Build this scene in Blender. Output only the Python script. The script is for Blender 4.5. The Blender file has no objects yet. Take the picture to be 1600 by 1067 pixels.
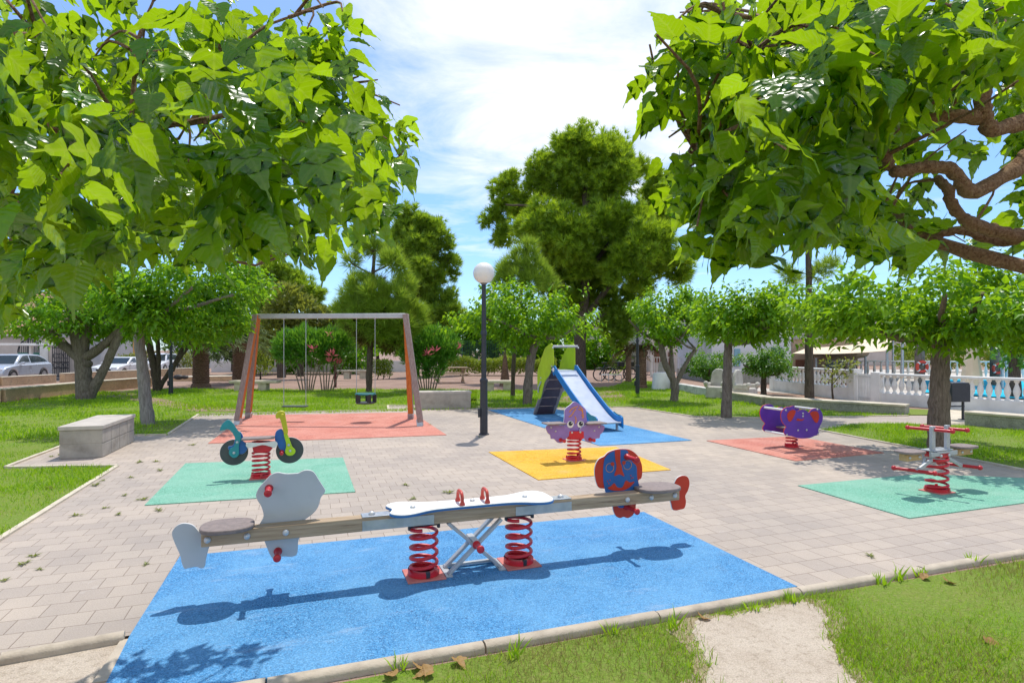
import bpy, math, random
import numpy as np
from mathutils import Vector, Matrix
R = math.radians
H, F, HZ, CX = 1.65, 932.0, 545.0, 800.0
scene = bpy.context.scene
COL = scene.collection
ANG = math.atan2(.3337, .9427)          # the paving grid runs at this angle
AX, AY = math.cos(ANG), math.sin(ANG)

def gp(px, py, z=0.0):
    Y = (H - z) * F / (py - HZ)
    return ((px - CX) / F * Y, Y)
def aty(px, py, Y):
    return ((px - CX) / F * Y, Y, H - (py - HZ) / F * Y)
def cv(ox, oy, s):
    return lambda *p: [(ox + x / s, oy + y / s) for x, y in p]

class Frame:
    """vertical work plane standing at (x, y), its s axis turned by ang"""
    def __init__(s, x, y, ang=ANG):
        s.x, s.y, s.a = x, y, ang
    def sz(s, px, py, d=0.0):
        k = (px - CX) / F
        ax, ay = math.cos(s.a), math.sin(s.a)
        bx, by = -ay, ax
        t = (k * (s.y + d * by) - (s.x + d * bx)) / (ax - k * ay)
        Y = s.y + t * ay + d * by
        return (t, H - (py - HZ) / F * Y)
    def pts(s, L, d=0.0):
        return [s.sz(px, py, d) for px, py in L]

def smooth_loop(P, n=5):
    out = []
    N = len(P)
    for i in range(N):
        p0, p1, p2, p3 = (np.array(P[(i + k) % N]) for k in (-1, 0, 1, 2))
        for j in range(n):
            t = j / n
            out.append(tuple(.5 * ((2 * p1) + (p2 - p0) * t + (2 * p0 - 5 * p1 + 4 * p2 - p3) * t * t + (3 * p1 - p0 - 3 * p2 + p3) * t ** 3)))
    return out
def smooth_path(P, n=6):
    P = [np.array(p, float) for p in P]
    Q = [2 * P[0] - P[1]] + P + [2 * P[-1] - P[-2]]
    out = []
    for i in range(1, len(Q) - 2):
        p0, p1, p2, p3 = Q[i - 1:i + 3]
        for j in range(n):
            t = j / n
            out.append(.5 * ((2 * p1) + (p2 - p0) * t + (2 * p0 - 5 * p1 + 4 * p2 - p3) * t * t + (3 * p1 - p0 - 3 * p2 + p3) * t ** 3))
    out.append(P[-1])
    return out

# ------------------------------------------------------------------ objects
def tag(o, label=None, cat=None, group=None, kind=None):
    if label: o['label'] = label
    if cat: o['category'] = cat
    if group: o['group'] = group
    if kind: o['kind'] = kind
    return o
def thing(name, label, cat, loc=(0, 0, 0), rz=0.0, group=None):
    o = bpy.data.objects.new(name, None)
    o.empty_display_size = .1
    COL.objects.link(o)
    o.location = loc; o.rotation_euler = (0, 0, rz)
    return tag(o, label, cat, group)
def link(name, me, parent=None):
    o = bpy.data.objects.new(name, me)
    COL.objects.link(o)
    if parent: o.parent = parent
    return o
def dup(root, loc=None, rz=None, label=None, scale=None):
    r = root.copy(); COL.objects.link(r)
    if loc is not None: r.location = loc
    if rz is not None: r.rotation_euler = (0, 0, rz)
    if scale is not None: r.scale = (scale,) * 3
    if label: r['label'] = label
    def rec(a, b):
        for ch in [c for c in COL.objects if c.parent == a]:
            c = ch.copy(); COL.objects.link(c); c.parent = b
            rec(ch, c)
    rec(root, r)
    return r

class MB:
    def __init__(s): s.v = []; s.f = []; s.m = []
    def add(s, vs, fs, m=0):
        b = len(s.v); s.v += [tuple(map(float, p)) for p in vs]
        s.f += [[b + i for i in f] for f in fs]; s.m += [m] * len(fs)
        return s
    def box(s, c, size, rz=0, m=0, taper=1.0):
        x, y, z = (k / 2 for k in size)
        ca, sa = math.cos(rz), math.sin(rz)
        vs = []
        for dz in (-z, z):
            t = taper if dz > 0 else 1
            for dx, dy in ((-x, -y), (x, -y), (x, y), (-x, y)):
                dx *= t; dy *= t
                vs.append((c[0] + dx * ca - dy * sa, c[1] + dx * sa + dy * ca, c[2] + dz))
        return s.add(vs, [(3, 2, 1, 0), (4, 5, 6, 7), (0, 1, 5, 4), (1, 2, 6, 5), (2, 3, 7, 6), (3, 0, 4, 7)], m)
    def bar(s, p0, p1, w, h, up=(0, 0, 1), m=0):
        p0, p1 = Vector(p0), Vector(p1)
        d = (p1 - p0).normalized(); u = Vector(up)
        x = d.cross(u).normalized(); u = x.cross(d)
        vs = []
        for p in (p0, p1):
            for a, b in ((-1, -1), (1, -1), (1, 1), (-1, 1)):
                vs.append(p + x * (a * w / 2) + u * (b * h / 2))
        return s.add(vs, [(3, 2, 1, 0), (4, 5, 6, 7), (0, 1, 5, 4), (1, 2, 6, 5), (2, 3, 7, 6), (3, 0, 4, 7)][::1], m)
    def prism(s, P, d0, d1, plane='xz', m=0, ms=None):
        """outline P (2d) pushed out between d0 and d1 across the plane"""
        ms = m if ms is None else ms
        n = len(P)
        area = sum(P[i][0] * P[(i + 1) % n][1] - P[(i + 1) % n][0] * P[i][1] for i in range(n))
        if area < 0: P = P[::-1]
        def q(p, d):
            return (p[0], d, p[1]) if plane == 'xz' else ((p[0], p[1], d) if plane == 'xy' else (d, p[0], p[1]))
        vs = [q(p, d0) for p in P] + [q(p, d1) for p in P]
        rev = plane == 'xz'
        a = list(range(n)); b = list(range(n, 2 * n))
        s.add(vs, [a if rev else a[::-1], b[::-1] if rev else b], m)
        base = len(s.v) - 2 * n
        for i in range(n):
            j = (i + 1) % n
            fq = [base + i, base + j, base + n + j, base + n + i]
            s.f.append(fq[::-1] if rev else fq); s.m.append(ms)
        return s
    def tube(s, path, r, n=8, closed=False, caps=True, m=0):
        P = [Vector(p) for p in path]; N = len(P)
        rs = r if hasattr(r, '__len__') else [r] * N
        up = Vector((0, 0, 1)); rings = []
        prev = None
        for i in range(N):
            a = P[(i - 1) % N] if (closed or i > 0) else P[0]
            b = P[(i + 1) % N] if (closed or i < N - 1) else P[-1]
            t = (b - a).normalized()
            if prev is None:
                x = t.cross(up)
                if x.length < 1e-3: x = t.cross(Vector((0, 1, 0)))
            else:
                x = prev - t * prev.dot(t)
                if x.length < 1e-5: x = t.cross(up)
            x.normalize(); prev = x; y = t.cross(x)
            rings.append([P[i] + (x * math.cos(k * 2 * math.pi / n) + y * math.sin(k * 2 * math.pi / n)) * rs[i] for k in range(n)])
        vs = [v for g in rings for v in g]; fs = []
        for i in range(N if closed else N - 1):
            j = (i + 1) % N
            for k in range(n):
                l = (k + 1) % n
                fs.append((i * n + k, i * n + l, j * n + l, j * n + k))
        if caps and not closed:
            fs.append(tuple(range(n))[::-1]); fs.append(tuple((N - 1) * n + k for k in range(n)))
        return s.add(vs, fs, m)
    def cyl(s, p0, p1, r0, r1=None, n=16, m=0):
        return s.tube([p0, p1], [r0, r0 if r1 is None else r1], n, m=m)
    def lathe(s, prof, c=(0, 0, 0), n=20, m=0, axis='z'):
        vs = []; fs = []
        for r, z in prof:
            for k in range(n):
                a = 2 * math.pi * k / n
                p = (r * math.cos(a), r * math.sin(a), z)
                if axis == 'y': p = (p[0], -p[2], p[1])
                if axis == 'x': p = (p[2], p[0], p[1])
                vs.append((c[0] + p[0], c[1] + p[1], c[2] + p[2]))
        for i in range(len(prof) - 1):
            for k in range(n):
                l = (k + 1) % n
                fs.append((i * n + k, i * n + l, (i + 1) * n + l, (i + 1) * n + k))
        fs.append(tuple(range(n))[::-1]); b = (len(prof) - 1) * n
        fs.append(tuple(b + k for k in range(n)))
        return s.add(vs, fs, m)
    def ball(s, c, r, n=14, m=0, sq=(1, 1, 1)):
        k = max(6, n // 2)
        prof = [(max(1e-4, r * math.sin(math.pi * i / k)), -r * math.cos(math.pi * i / k)) for i in range(k + 1)]
        b = len(s.v)
        s.lathe(prof, (0, 0, 0), n, m)
        for i in range(b, len(s.v)):
            v = s.v[i]; s.v[i] = (c[0] + v[0] * sq[0], c[1] + v[1] * sq[1], c[2] + v[2] * sq[2])
        return s
    def build(s, name, mats, parent=None, smooth=38, bevel=0.0, seg=2):
        me = bpy.data.meshes.new(name)
        me.from_pydata(s.v, [], s.f)
        for mt in (mats if isinstance(mats, (list, tuple)) else [mats]): me.materials.append(mt)
        me.polygons.foreach_set('material_index', s.m)
        if smooth:
            me.shade_smooth(); me.set_sharp_from_angle(angle=R(smooth))
        me.update()
        o = link(name, me, parent)
        if bevel:
            b = o.modifiers.new('edge', 'BEVEL'); b.width = bevel; b.segments = seg; b.limit_method = 'ANGLE'; b.angle_limit = R(40)
            b.use_clamp_overlap = True
        return o

def inst(name, tv, tf, M, P, S, mat, parent=None, tuv=None, smooth=False, extra=None):
    """many copies of a small leaf (triangles) baked into ONE mesh"""
    tv = np.asarray(tv, float); tf = np.asarray(tf, int)
    n, k = len(P), len(tv)
    V = np.einsum('nij,kj->nki', M, tv)
    S = np.asarray(S)
    V = V * (S[:, None, None] if S.ndim == 1 else S[:, None, :]) + np.asarray(P)[:, None, :]
    Fs = (tf[None] + (np.arange(n) * k)[:, None, None]).reshape(-1, 3)
    V = V.reshape(-1, 3)
    me = bpy.data.meshes.new(name)
    me.vertices.add(len(V)); me.vertices.foreach_set('co', V.astype(np.float32).ravel())
    me.loops.add(Fs.size); me.loops.foreach_set('vertex_index', Fs.astype(np.int32).ravel())
    me.polygons.add(len(Fs))
    me.polygons.foreach_set('loop_start', np.arange(0, Fs.size, 3, dtype=np.int32))
    me.polygons.foreach_set('loop_total', np.full(len(Fs), 3, dtype=np.int32))
    if tuv is not None:
        uv = me.uv_layers.new(name='uv')
        u = np.asarray(tuv, np.float32)[tf.ravel()]
        uv.data.foreach_set('uv', np.tile(u, (n, 1)).ravel())
    me.update(calc_edges=True)
    me.polygons.foreach_set('use_smooth', np.full(len(Fs), smooth))
    me.materials.append(mat)
    return link(name, me, parent)

def nrm(v): return v / np.maximum(1e-9, np.linalg.norm(v, axis=-1, keepdims=True))
def mats_from(d, n):
    """columns: side, along d, normal close to n"""
    d = nrm(d); x = nrm(np.cross(d, n)); z = np.cross(x, d)
    return np.stack([x, d, z], axis=-1)
def in_poly(x, y, poly):
    poly = np.asarray(poly); r = np.zeros(len(x), bool)
    j = len(poly) - 1
    for i in range(len(poly)):
        xi, yi = poly[i]; xj, yj = poly[j]
        c = ((yi > y) != (yj > y)) & (x < (xj - xi) * (y - yi) / (yj - yi + 1e-12) + xi)
        r ^= c; j = i
    return r

# ---------------------------------------------------------------- materials
def newmat(name):
    m = bpy.data.materials.new(name); m.use_nodes = True
    nt = m.node_tree; nt.nodes.clear()
    out = nt.nodes.new('ShaderNodeOutputMaterial')
    return m, nt, out
def N(nt, t, **kw):
    n = nt.nodes.new('ShaderNode' + t)
    for k, v in kw.items():
        if k.startswith('i_'):
            key = k[2:]; key = int(key) if key.isdigit() else key.replace('_', ' ')
            n.inputs[key].default_value = v
        else: setattr(n, k, v)
    return n
def L(nt, a, b): nt.links.new(a, b)
def c4(c): return (c[0], c[1], c[2], 1)
def ramp(nt, fac, stops):
    r = N(nt, 'ValToRGB'); e = r.color_ramp.elements
    while len(e) < len(stops): e.new(.5)
    for k, (p, c) in enumerate(stops):
        e[k].position = p; e[k].color = c4(c)
    L(nt, fac, r.inputs[0]); return r.outputs[0]
def mixc(nt, fac, a, b, mode='MIX'):
    m = N(nt, 'MixRGB', blend_type=mode)
    for s, v in ((0, fac), (1, a), (2, b)):
        if isinstance(v, (int, float)): m.inputs[s].default_value = v
        elif isinstance(v, tuple): m.inputs[s].default_value = c4(v)
        else: L(nt, v, m.inputs[s])
    return m.outputs[0]
def noise(nt, vec, scale, detail=4, rough=.55, dist=0):
    n = N(nt, 'TexNoise', i_Scale=scale, i_Detail=detail, i_Roughness=rough, i_Distortion=dist)
    if vec is not None: L(nt, vec, n.inputs['Vector'])
    return n.outputs[0]
def coords(nt, stretch=None, kind='Object'):
    t = N(nt, 'TexCoord'); o = t.outputs[kind]
    if stretch:
        mp = N(nt, 'Mapping'); mp.inputs['Scale'].default_value = stretch
        L(nt, o, mp.inputs[0]); o = mp.outputs[0]
    return o
def bumpn(nt, h, strength, dist=.01):
    b = N(nt, 'Bump', i_Strength=strength, i_Distance=dist)
    L(nt, h, b.inputs['Height']); return b.outputs[0]

def M(name, col, rough=.5, col2=None, nscale=6.0, lo=.35, hi=.65, bump=0.0, bscale=60.0, metal=0.0, spec=.5, stretch=None, dirt=0.16, dirtc=(.12, .09, .06), dscale=2.5):
    m, nt, out = newmat(name)
    p = N(nt, 'BsdfPrincipled'); L(nt, p.outputs[0], out.inputs[0])
    p.inputs['Roughness'].default_value = rough; p.inputs['Metallic'].default_value = metal
    p.inputs['Specular IOR Level'].default_value = spec
    v = coords(nt, stretch)
    c2 = col2 or tuple(k * .86 for k in col)
    c = ramp(nt, noise(nt, v, nscale), [(lo, col), (hi, c2)])
    if dirt:
        d = ramp(nt, noise(nt, v, dscale, 6, .65), [(.52, (0, 0, 0)), (.75, (dirt,) * 3)])
        c = mixc(nt, d, c, dirtc)
    L(nt, c, p.inputs['Base Color'])
    rr = N(nt, 'MapRange', i_1=.3, i_2=.7, i_3=max(0, rough - .08), i_4=min(1, rough + .1))
    L(nt, noise(nt, v, nscale * 2.3), rr.inputs[0]); L(nt, rr.outputs[0], p.inputs['Roughness'])
    if bump:
        L(nt, bumpn(nt, noise(nt, v, bscale, 5), bump), p.inputs['Normal'])
    return m

def m_rubber(name, base, dark, light, fade):
    m, nt, out = newmat(name)
    p = N(nt, 'BsdfPrincipled', i_Roughness=.85); L(nt, p.outputs[0], out.inputs[0])
    p.inputs['Specular IOR Level'].default_value = .25
    v = coords(nt)
    vo = N(nt, 'TexVoronoi', i_Scale=165.0); L(nt, v, vo.inputs['Vector'])
    sep = N(nt, 'SeparateColor'); L(nt, vo.outputs['Color'], sep.inputs[0])
    c = ramp(nt, sep.outputs[0], [(.0, tuple(.6 * k for k in dark)), (.2, dark), (.38, tuple(.6 * a + .4 * b for a, b in zip(base, dark))), (.5, base), (.76, base), (1, light)])
    big = ramp(nt, noise(nt, v, 1.4, 8, .68, .5), [(.40, (0, 0, 0)), (.66, (1, 1, 1))])
    c = mixc(nt, big, c, mixc(nt, .55, c, fade))
    st = ramp(nt, noise(nt, v, 3.1, 7, .7), [(.58, (0, 0, 0)), (.8, (.5, .5, .5))])
    c = mixc(nt, st, c, mixc(nt, .5, c, (.2, .17, .14)))
    sc = ramp(nt, noise(nt, coords(nt, (.6, 2.2, 1)), 2.0, 9, .74, .8), [(.56, (0, 0, 0)), (.68, (.42, .42, .42))])
    c = mixc(nt, sc, c, tuple(min(.8, k * .5 + .28) for k in base))
    L(nt, c, p.inputs['Base Color'])
    L(nt, bumpn(nt, noise(nt, v, 170, 3), .45, .006), p.inputs['Normal'])
    return m

def m_paving():
    m, nt, out = newmat('paving_slabs')
    p = N(nt, 'BsdfPrincipled', i_Roughness=.8); L(nt, p.outputs[0], out.inputs[0])
    p.inputs['Specular IOR Level'].default_value = .3
    v = coords(nt)
    wob = N(nt, 'VectorMath', operation='MULTIPLY_ADD')
    nz = N(nt, 'TexNoise', i_Scale=1.3, i_Detail=2.0); L(nt, v, nz.inputs['Vector'])
    L(nt, nz.outputs['Color'], wob.inputs[0]); wob.inputs[1].default_value = (.02, .02, 0); L(nt, v, wob.inputs[2])
    b = N(nt, 'TexBrick', offset=.5, offset_frequency=2, squash=1.0)
    b.inputs['Scale'].default_value = 1; b.inputs['Brick Width'].default_value = .2; b.inputs['Row Height'].default_value = .2
    b.inputs['Mortar Size'].default_value = .0027; b.inputs['Mortar Smooth'].default_value = .35; b.inputs['Bias'].default_value = -.1
    b.inputs['Color1'].default_value = c4((.44, .38, .32)); b.inputs['Color2'].default_value = c4((.375, .325, .28)); b.inputs['Mortar'].default_value = c4((.20, .155, .118))
    L(nt, wob.outputs[0], b.inputs['Vector'])
    c = b.outputs['Color']
    g = ramp(nt, noise(nt, v, .55, 7, .6), [(.35, (.86, .85, .86)), (.65, (1.1, 1.06, 1.02))])
    c = mixc(nt, 1.0, c, g, 'MULTIPLY')
    sp = ramp(nt, noise(nt, v, 130, 2), [(.3, (.86, .86, .86)), (.7, (1.1, 1.1, 1.1))])
    c = mixc(nt, 1.0, c, sp, 'MULTIPLY')
    pale = ramp(nt, noise(nt, v, 5.5, 8, .72), [(.6, (0, 0, 0)), (.74, (.55, .55, .55))])
    c = mixc(nt, pale, c, (.56, .51, .47))
    blot = ramp(nt, noise(nt, v, 7, 8, .78), [(.58, (0, 0, 0)), (.74, (.5, .5, .5))])
    c = mixc(nt, blot, c, (.2, .16, .13))
    L(nt, c, p.inputs['Base Color'])
    inv = N(nt, 'Math', operation='MULTIPLY_ADD'); L(nt, b.outputs['Fac'], inv.inputs[0]); inv.inputs[1].default_value = -1.0; inv.inputs[2].default_value = 1.0
    ad = N(nt, 'Math', operation='MULTIPLY_ADD'); L(nt, noise(nt, v, 90, 4), ad.inputs[0]); ad.inputs[1].default_value = .22; L(nt, inv.outputs[0], ad.inputs[2])
    L(nt, bumpn(nt, ad.outputs[0], .55, .006), p.inputs['Normal'])
    return m

def m_wood(name, a, b, along=(.7, 14, 14), dark=(.06, .03, .015), rough=.75, crack=.55):
    m, nt, out = newmat(name)
    p = N(nt, 'BsdfPrincipled', i_Roughness=rough); L(nt, p.outputs[0], out.inputs[0])
    p.inputs['Specular IOR Level'].default_value = .25
    v = coords(nt, along)
    c = ramp(nt, noise(nt, v, 4, 6, .6), [(.32, a), (.66, b)])
    k = ramp(nt, noise(nt, coords(nt, tuple(t * .45 for t in along)), 3.0, 8, .7), [(crack, (0, 0, 0)), (crack + .12, (.85, .85, .85))])
    c = mixc(nt, k, c, dark)
    L(nt, c, p.inputs['Base Color'])
    L(nt, bumpn(nt, noise(nt, v, 9, 6), .4, .006), p.inputs['Normal'])
    return m

def m_bark(name, a, b, scale=6.0, st=(5, 5, 1.0)):
    m, nt, out = newmat(name)
    p = N(nt, 'BsdfPrincipled', i_Roughness=.9); L(nt, p.outputs[0], out.inputs[0])
    p.inputs['Specular IOR Level'].default_value = .2
    v = coords(nt, st)
    n1 = noise(nt, v, scale, 8, .68, .6)
    c = ramp(nt, n1, [(.3, tuple(k * .35 for k in a)), (.46, a), (.7, b)])
    c = mixc(nt, ramp(nt, noise(nt, coords(nt), 3, 5), [(.5, (0, 0, 0)), (.75, (.4, .4, .4))]), c, tuple(.5 * k for k in b))
    L(nt, c, p.inputs['Base Color'])
    L(nt, bumpn(nt, n1, .9, .03), p.inputs['Normal'])
    return m

def m_leaf(name, lo, hi, trans, tfac=.45, rough=.38, gloss=.06, veins=False):
    """lo..hi: spread of leaf colours; trans: colour of light let through"""
    m, nt, out = newmat(name)
    g = N(nt, 'NewGeometry')
    c = ramp(nt, g.outputs['Random Per Island'], [(0, lo), (.6, tuple(.5 * (a + b) for a, b in zip(lo, hi))), (1, hi)])
    tc = ramp(nt, g.outputs['Random Per Island'], [(0, tuple(k * .75 for k in trans)), (1, trans)])
    d = N(nt, 'BsdfDiffuse'); t = N(nt, 'BsdfTranslucent'); gl = N(nt, 'BsdfGlossy', i_Roughness=rough)
    gl.inputs[0].default_value = (1, 1, 1, 1)
    if veins:
        uv = N(nt, 'UVMap'); s = N(nt, 'SeparateXYZ'); L(nt, uv.outputs[0], s.inputs[0])
        ab = N(nt, 'Math', operation='ABSOLUTE'); L(nt, s.outputs[0], ab.inputs[0])
        w = N(nt, 'Math', operation='MULTIPLY_ADD'); L(nt, ab.outputs[0], w.inputs[0]); w.inputs[1].default_value = -.75; L(nt, s.outputs[1], w.inputs[2])
        w2 = N(nt, 'Math', operation='MULTIPLY'); L(nt, w.outputs[0], w2.inputs[0]); w2.inputs[1].default_value = 9.0
        fr = N(nt, 'Math', operation='PINGPONG'); L(nt, w2.outputs[0], fr.inputs[0]); fr.inputs[1].default_value = .5
        side = ramp(nt, fr.outputs[0], [(.02, (1, 1, 1)), (.09, (0, 0, 0))])
        mid = ramp(nt, ab.outputs[0], [(.015, (1, 1, 1)), (.03, (0, 0, 0))])
        vn = mixc(nt, 1.0, side, mid, 'LIGHTEN')
        half = N(nt, 'Math', operation='MULTIPLY'); L(nt, vn, half.inputs[0]); half.inputs[1].default_value = .34
        c = mixc(nt, half.outputs[0], c, (.12, .24, .03))
        tc = mixc(nt, half.outputs[0], tc, (.50, .62, .06))
        bn = bumpn(nt, fr.outputs[0], .32, .009)
        for q in (d, gl): L(nt, bn, q.inputs['Normal'])
    L(nt, c, d.inputs[0]); L(nt, tc, t.inputs[0])
    m1 = N(nt, 'MixShader', i_0=tfac); L(nt, d.outputs[0], m1.inputs[1]); L(nt, t.outputs[0], m1.inputs[2])
    fz = N(nt, 'LayerWeight', i_Blend=.35)
    fm = N(nt, 'Math', operation='MULTIPLY_ADD'); L(nt, fz.outputs['Fresnel'], fm.inputs[0]); fm.inputs[1].default_value = gloss * 1.6; fm.inputs[2].default_value = gloss
    m2 = N(nt, 'MixShader'); L(nt, fm.outputs[0], m2.inputs[0]); L(nt, m1.outputs[0], m2.inputs[1]); L(nt, gl.outputs[0], m2.inputs[2])
    L(nt, m2.outputs[0], out.inputs[0])
    return m

def m_ground(name, a, b, c3, s1=.6, s2=14, bump=.5, sp=90):
    m, nt, out = newmat(name)
    p = N(nt, 'BsdfPrincipled', i_Roughness=.95); L(nt, p.outputs[0], out.inputs[0])
    p.inputs['Specular IOR Level'].default_value = .15
    v = coords(nt)
    c = ramp(nt, noise(nt, v, s1, 8, .65), [(.35, a), (.65, b)])
    c = mixc(nt, ramp(nt, noise(nt, v, s2, 6, .7), [(.5, (0, 0, 0)), (.7, (.8, .8, .8))]), c, c3)
    c = mixc(nt, 1.0, c, ramp(nt, noise(nt, v, sp, 3), [(.3, (.75, .75, .75)), (.7, (1.2, 1.2, 1.2))]), 'MULTIPLY')
    L(nt, c, p.inputs['Base Color'])
    L(nt, bumpn(nt, noise(nt, v, sp * .7, 5), bump, .02), p.inputs['Normal'])
    return m

paving = m_paving()
rub_blue = m_rubber('blue_rubber', (.070, .262, .51), (.04, .15, .33), (.18, .40, .65), (.17, .38, .60))
rub_green = m_rubber('green_rubber', (.17, .42, .30), (.10, .29, .20), (.32, .56, .43), (.28, .47, .36))
rub_red = m_rubber('red_rubber', (.56, .19, .135), (.34, .11, .08), (.75, .38, .30), (.64, .32, .25))
rub_yel = m_rubber('yellow_rubber', (.78, .40, .012), (.42, .18, .01), (.9, .6, .12), (.74, .46, .1))
dirt = m_ground('pink_gravel', (.36, .245, .19), (.27, .18, .14), (.19, .135, .10))
sand = m_ground('pale_sand', (.56, .48, .39), (.46, .38, .3), (.3, .24, .18), s1=2.0, s2=22, sp=120)
soil = m_ground('lawn_soil', (.15, .24, .03), (.18, .23, .04), (.26, .25, .09), s1=2.4, s2=24, sp=60, bump=.9)
asphalt = m_ground('asphalt_road', (.075, .075, .078), (.06, .06, .062), (.05, .05, .05))
kerbc = M('kerb_concrete', (.52, .44, .34), .85, (.42, .35, .27), 7, bump=.4, bscale=90, dirt=.5, dscale=4)
kerbp = M('pale_kerb', (.62, .55, .42), .85, (.5, .43, .33), 6, bump=.3, dirt=.3)
conc = M('concrete_block', (.42, .375, .32), .85, (.33, .30, .26), 5, bump=.35, bscale=70, dirt=.45, dscale=3)
conct = M('concrete_top', (.52, .465, .40), .85, (.43, .39, .34), 5, bump=.3, bscale=70)
whitep = M('white_paint', (.80, .79, .76), .6, (.7, .69, .66), 3, bump=.1, dirt=.15, dscale=1.5)
whiteb = M('white_board', (.84, .83, .80), .35, (.76, .76, .74), 4)
bluebd = M('blue_edge', (.02, .15, .42), .45)
greybd = M('grey_board', (.52, .56, .60), .42, (.46, .51, .55), 3, dirt=.15)
rimbd = M('pale_core', (.72, .70, .68), .6)
redbd = M('red_board', (.60, .035, .012), .45, (.5, .03, .012), 4)
bluebo = M('blue_board', (.012, .13, .42), .45, (.012, .1, .34), 4)
redmet = M('red_powder_coat', (.64, .018, .032), .33, (.52, .014, .026), 9)
redgrip = M('red_grip', (.55, .02, .03), .38, (.45, .015, .025), 12)
pinkpl = M('faded_red_plate', (.62, .20, .17), .6, (.52, .15, .12), 14, dirt=.4)
steel = M('galvanised_steel', (.50, .52, .54), .42, (.40, .43, .46), 12, metal=.75)
alum = M('silver_paint', (.46, .48, .50), .4, (.40, .42, .44), 8, metal=.3)
boltm = M('bolt_cap', (.62, .62, .62), .4, (.5, .52, .54), 20, metal=.35)
beamw = m_wood('weathered_timber', (.50, .38, .26), (.33, .235, .15))
postw = m_wood('swing_timber', (.36, .28, .25), (.25, .17, .15), along=(12, 12, .8), crack=.62)
seatm = M('grey_brown_seat', (.26, .205, .19), .75, (.2, .16, .15), 30, bump=.25, bscale=160, dirt=.2)
darkm = M('dark_metal', (.022, .027, .036), .45, (.03, .034, .045), 10, spec=.5)
black = M('black_rubber', (.02, .02, .02), .6)
tyrebd = M('tyre_board', (.045, .055, .06), .5, (.06, .068, .072), 9)
tealbd = M('teal_board', (.015, .26, .30), .42)
limebd = M('lime_board', (.44, .62, .010), .42, (.38, .55, .010), 5)
yelbd = M('yellow_lime_grip', (.55, .48, .01), .4, (.4, .42, .01), 6)
purpbd = M('purple_board', (.14, .045, .42), .42, (.115, .038, .36), 5)
lilac = M('lilac_board', (.30, .19, .50), .48, (.25, .155, .43), 5)
orangebd = M('orange_mark', (.75, .30, .05), .5)
cyanbd = M('slide_blue', (.004, .20, .54), .45, (.004, .17, .46), 4, spec=.35)
chute = M('slide_chute', (.40, .46, .58), .35, (.36, .42, .54), 3)
ladderm = M('ladder_board', (.085, .05, .065), .6, (.065, .04, .05), 5)
# ------------------------------------------------------------- the setting
def sheet(name, pts, z, mat, kind='structure', rot=None, label=None, cat=None, thick=0):
    """flat polygon on the ground; with rot the object's own axes follow the paving grid"""
    a = rot or 0.0
    ca, sa = math.cos(a), math.sin(a)
    loc = [(x * ca + y * sa, -x * sa + y * ca) for x, y in pts]
    m = MB()
    if thick: m.prism(loc, -thick, 0, 'xy')
    else:
        n = len(loc); ar = sum(loc[i][0] * loc[(i + 1) % n][1] - loc[(i + 1) % n][0] * loc[i][1] for i in range(n))
        if ar < 0: loc = loc[::-1]
        m.add([(x, y, 0) for x, y in loc], [list(range(n))])
    o = m.build(name, mat, smooth=0)
    o.location = (0, 0, z); o.rotation_euler = (0, 0, a)
    return tag(o, label, cat, None, kind)
def G(*P): return [gp(*p) for p in P]

# ground: one big sheet, dropping slightly to the street on the far left
xs = np.concatenate([[-400, -120, -60], np.arange(-45, 61, 3.0), [80, 150, 400]])
ys = np.concatenate([[-60, -10], np.arange(0, 66, 3.0), [80, 120, 250, 700]])
def ground_z(x, y):
    k = min(1, max(0, (y - 30) / 6)) * min(1, max(0, (-4 - x) / 6))
    return -.3 * k * k * (3 - 2 * k)
g = MB(); nx, ny = len(xs), len(ys)
g.add([(x, y, ground_z(x, y)) for y in ys for x in xs], [(j * nx + i, j * nx + i + 1, (j + 1) * nx + i + 1, (j + 1) * nx + i) for j in range(ny - 1) for i in range(nx - 1)])
tag(g.build('ground', dirt), kind='structure')

LAWN_L = G((-900, 1400), (-900, 632), (0, 630), (140, 614), (225, 609), (330, 608), (460, 608.5), (745, 609), (745, 640), (300, 652), (262, 681), (212, 682), (105, 696), (8, 732), (184, 730), (0, 846), (-500, 1165))
LAWN_R = G((733, 640), (733, 609), (880, 611), (960, 604), (985, 592), (1035, 598), (1085, 612), (1130, 621), (1200, 635), (1419, 649.5), (1419, 651), (1185, 654), (1085, 652.5), (992, 638), (930, 637), (770, 640))
LAWN_M = G((1278, 673), (1356, 662.5), (1450, 664.5), (1513, 666), (1760, 686), (1900, 790), (1600, 736), (1400, 696))
LAWN_S = G((1419, 640), (1455, 642), (1455, 650), (1419, 650))
fk = [gp(380, 1080), gp(1246, 926), gp(1600, 867)]
LAWN_F = [gp(440, 1085), gp(1250, 934), gp(1604, 876), (9.5, 6.75), (9.5, .6), (-1.1, .6)]
for nm, P, z in (('lawn', LAWN_L, .006), ('lawn', LAWN_R, .006), ('lawn', LAWN_M, .028), ('lawn', LAWN_S, .03), ('lawn', LAWN_F, .006)):
    sheet(nm, P, z, soil)
PAVE = G((-900, 1270), (-500, 1160), (0, 844), (184, 729), (10, 732.5), (105, 694), (209, 680.5), (260, 680), (310, 648.5), (607, 641), (606, 634), (735, 633.5), (770, 639), (930, 636), (992, 637.5), (1085, 652), (1185, 653.5), (1419, 650.5), (1480, 640), (1600, 652), (1760, 664), (2100, 700), (2100, 786), (1600, 863), (1246, 921), (600, 1000), (208, 995), (0, 1031))
sheet('paving', PAVE, .014, paving, rot=ANG)
sheet('path', G((1150, 609), (1245, 616), (1420, 634), (1640, 655), (1640, 648), (1420, 628), (1245, 611), (1150, 603)), .01, conct)
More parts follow.
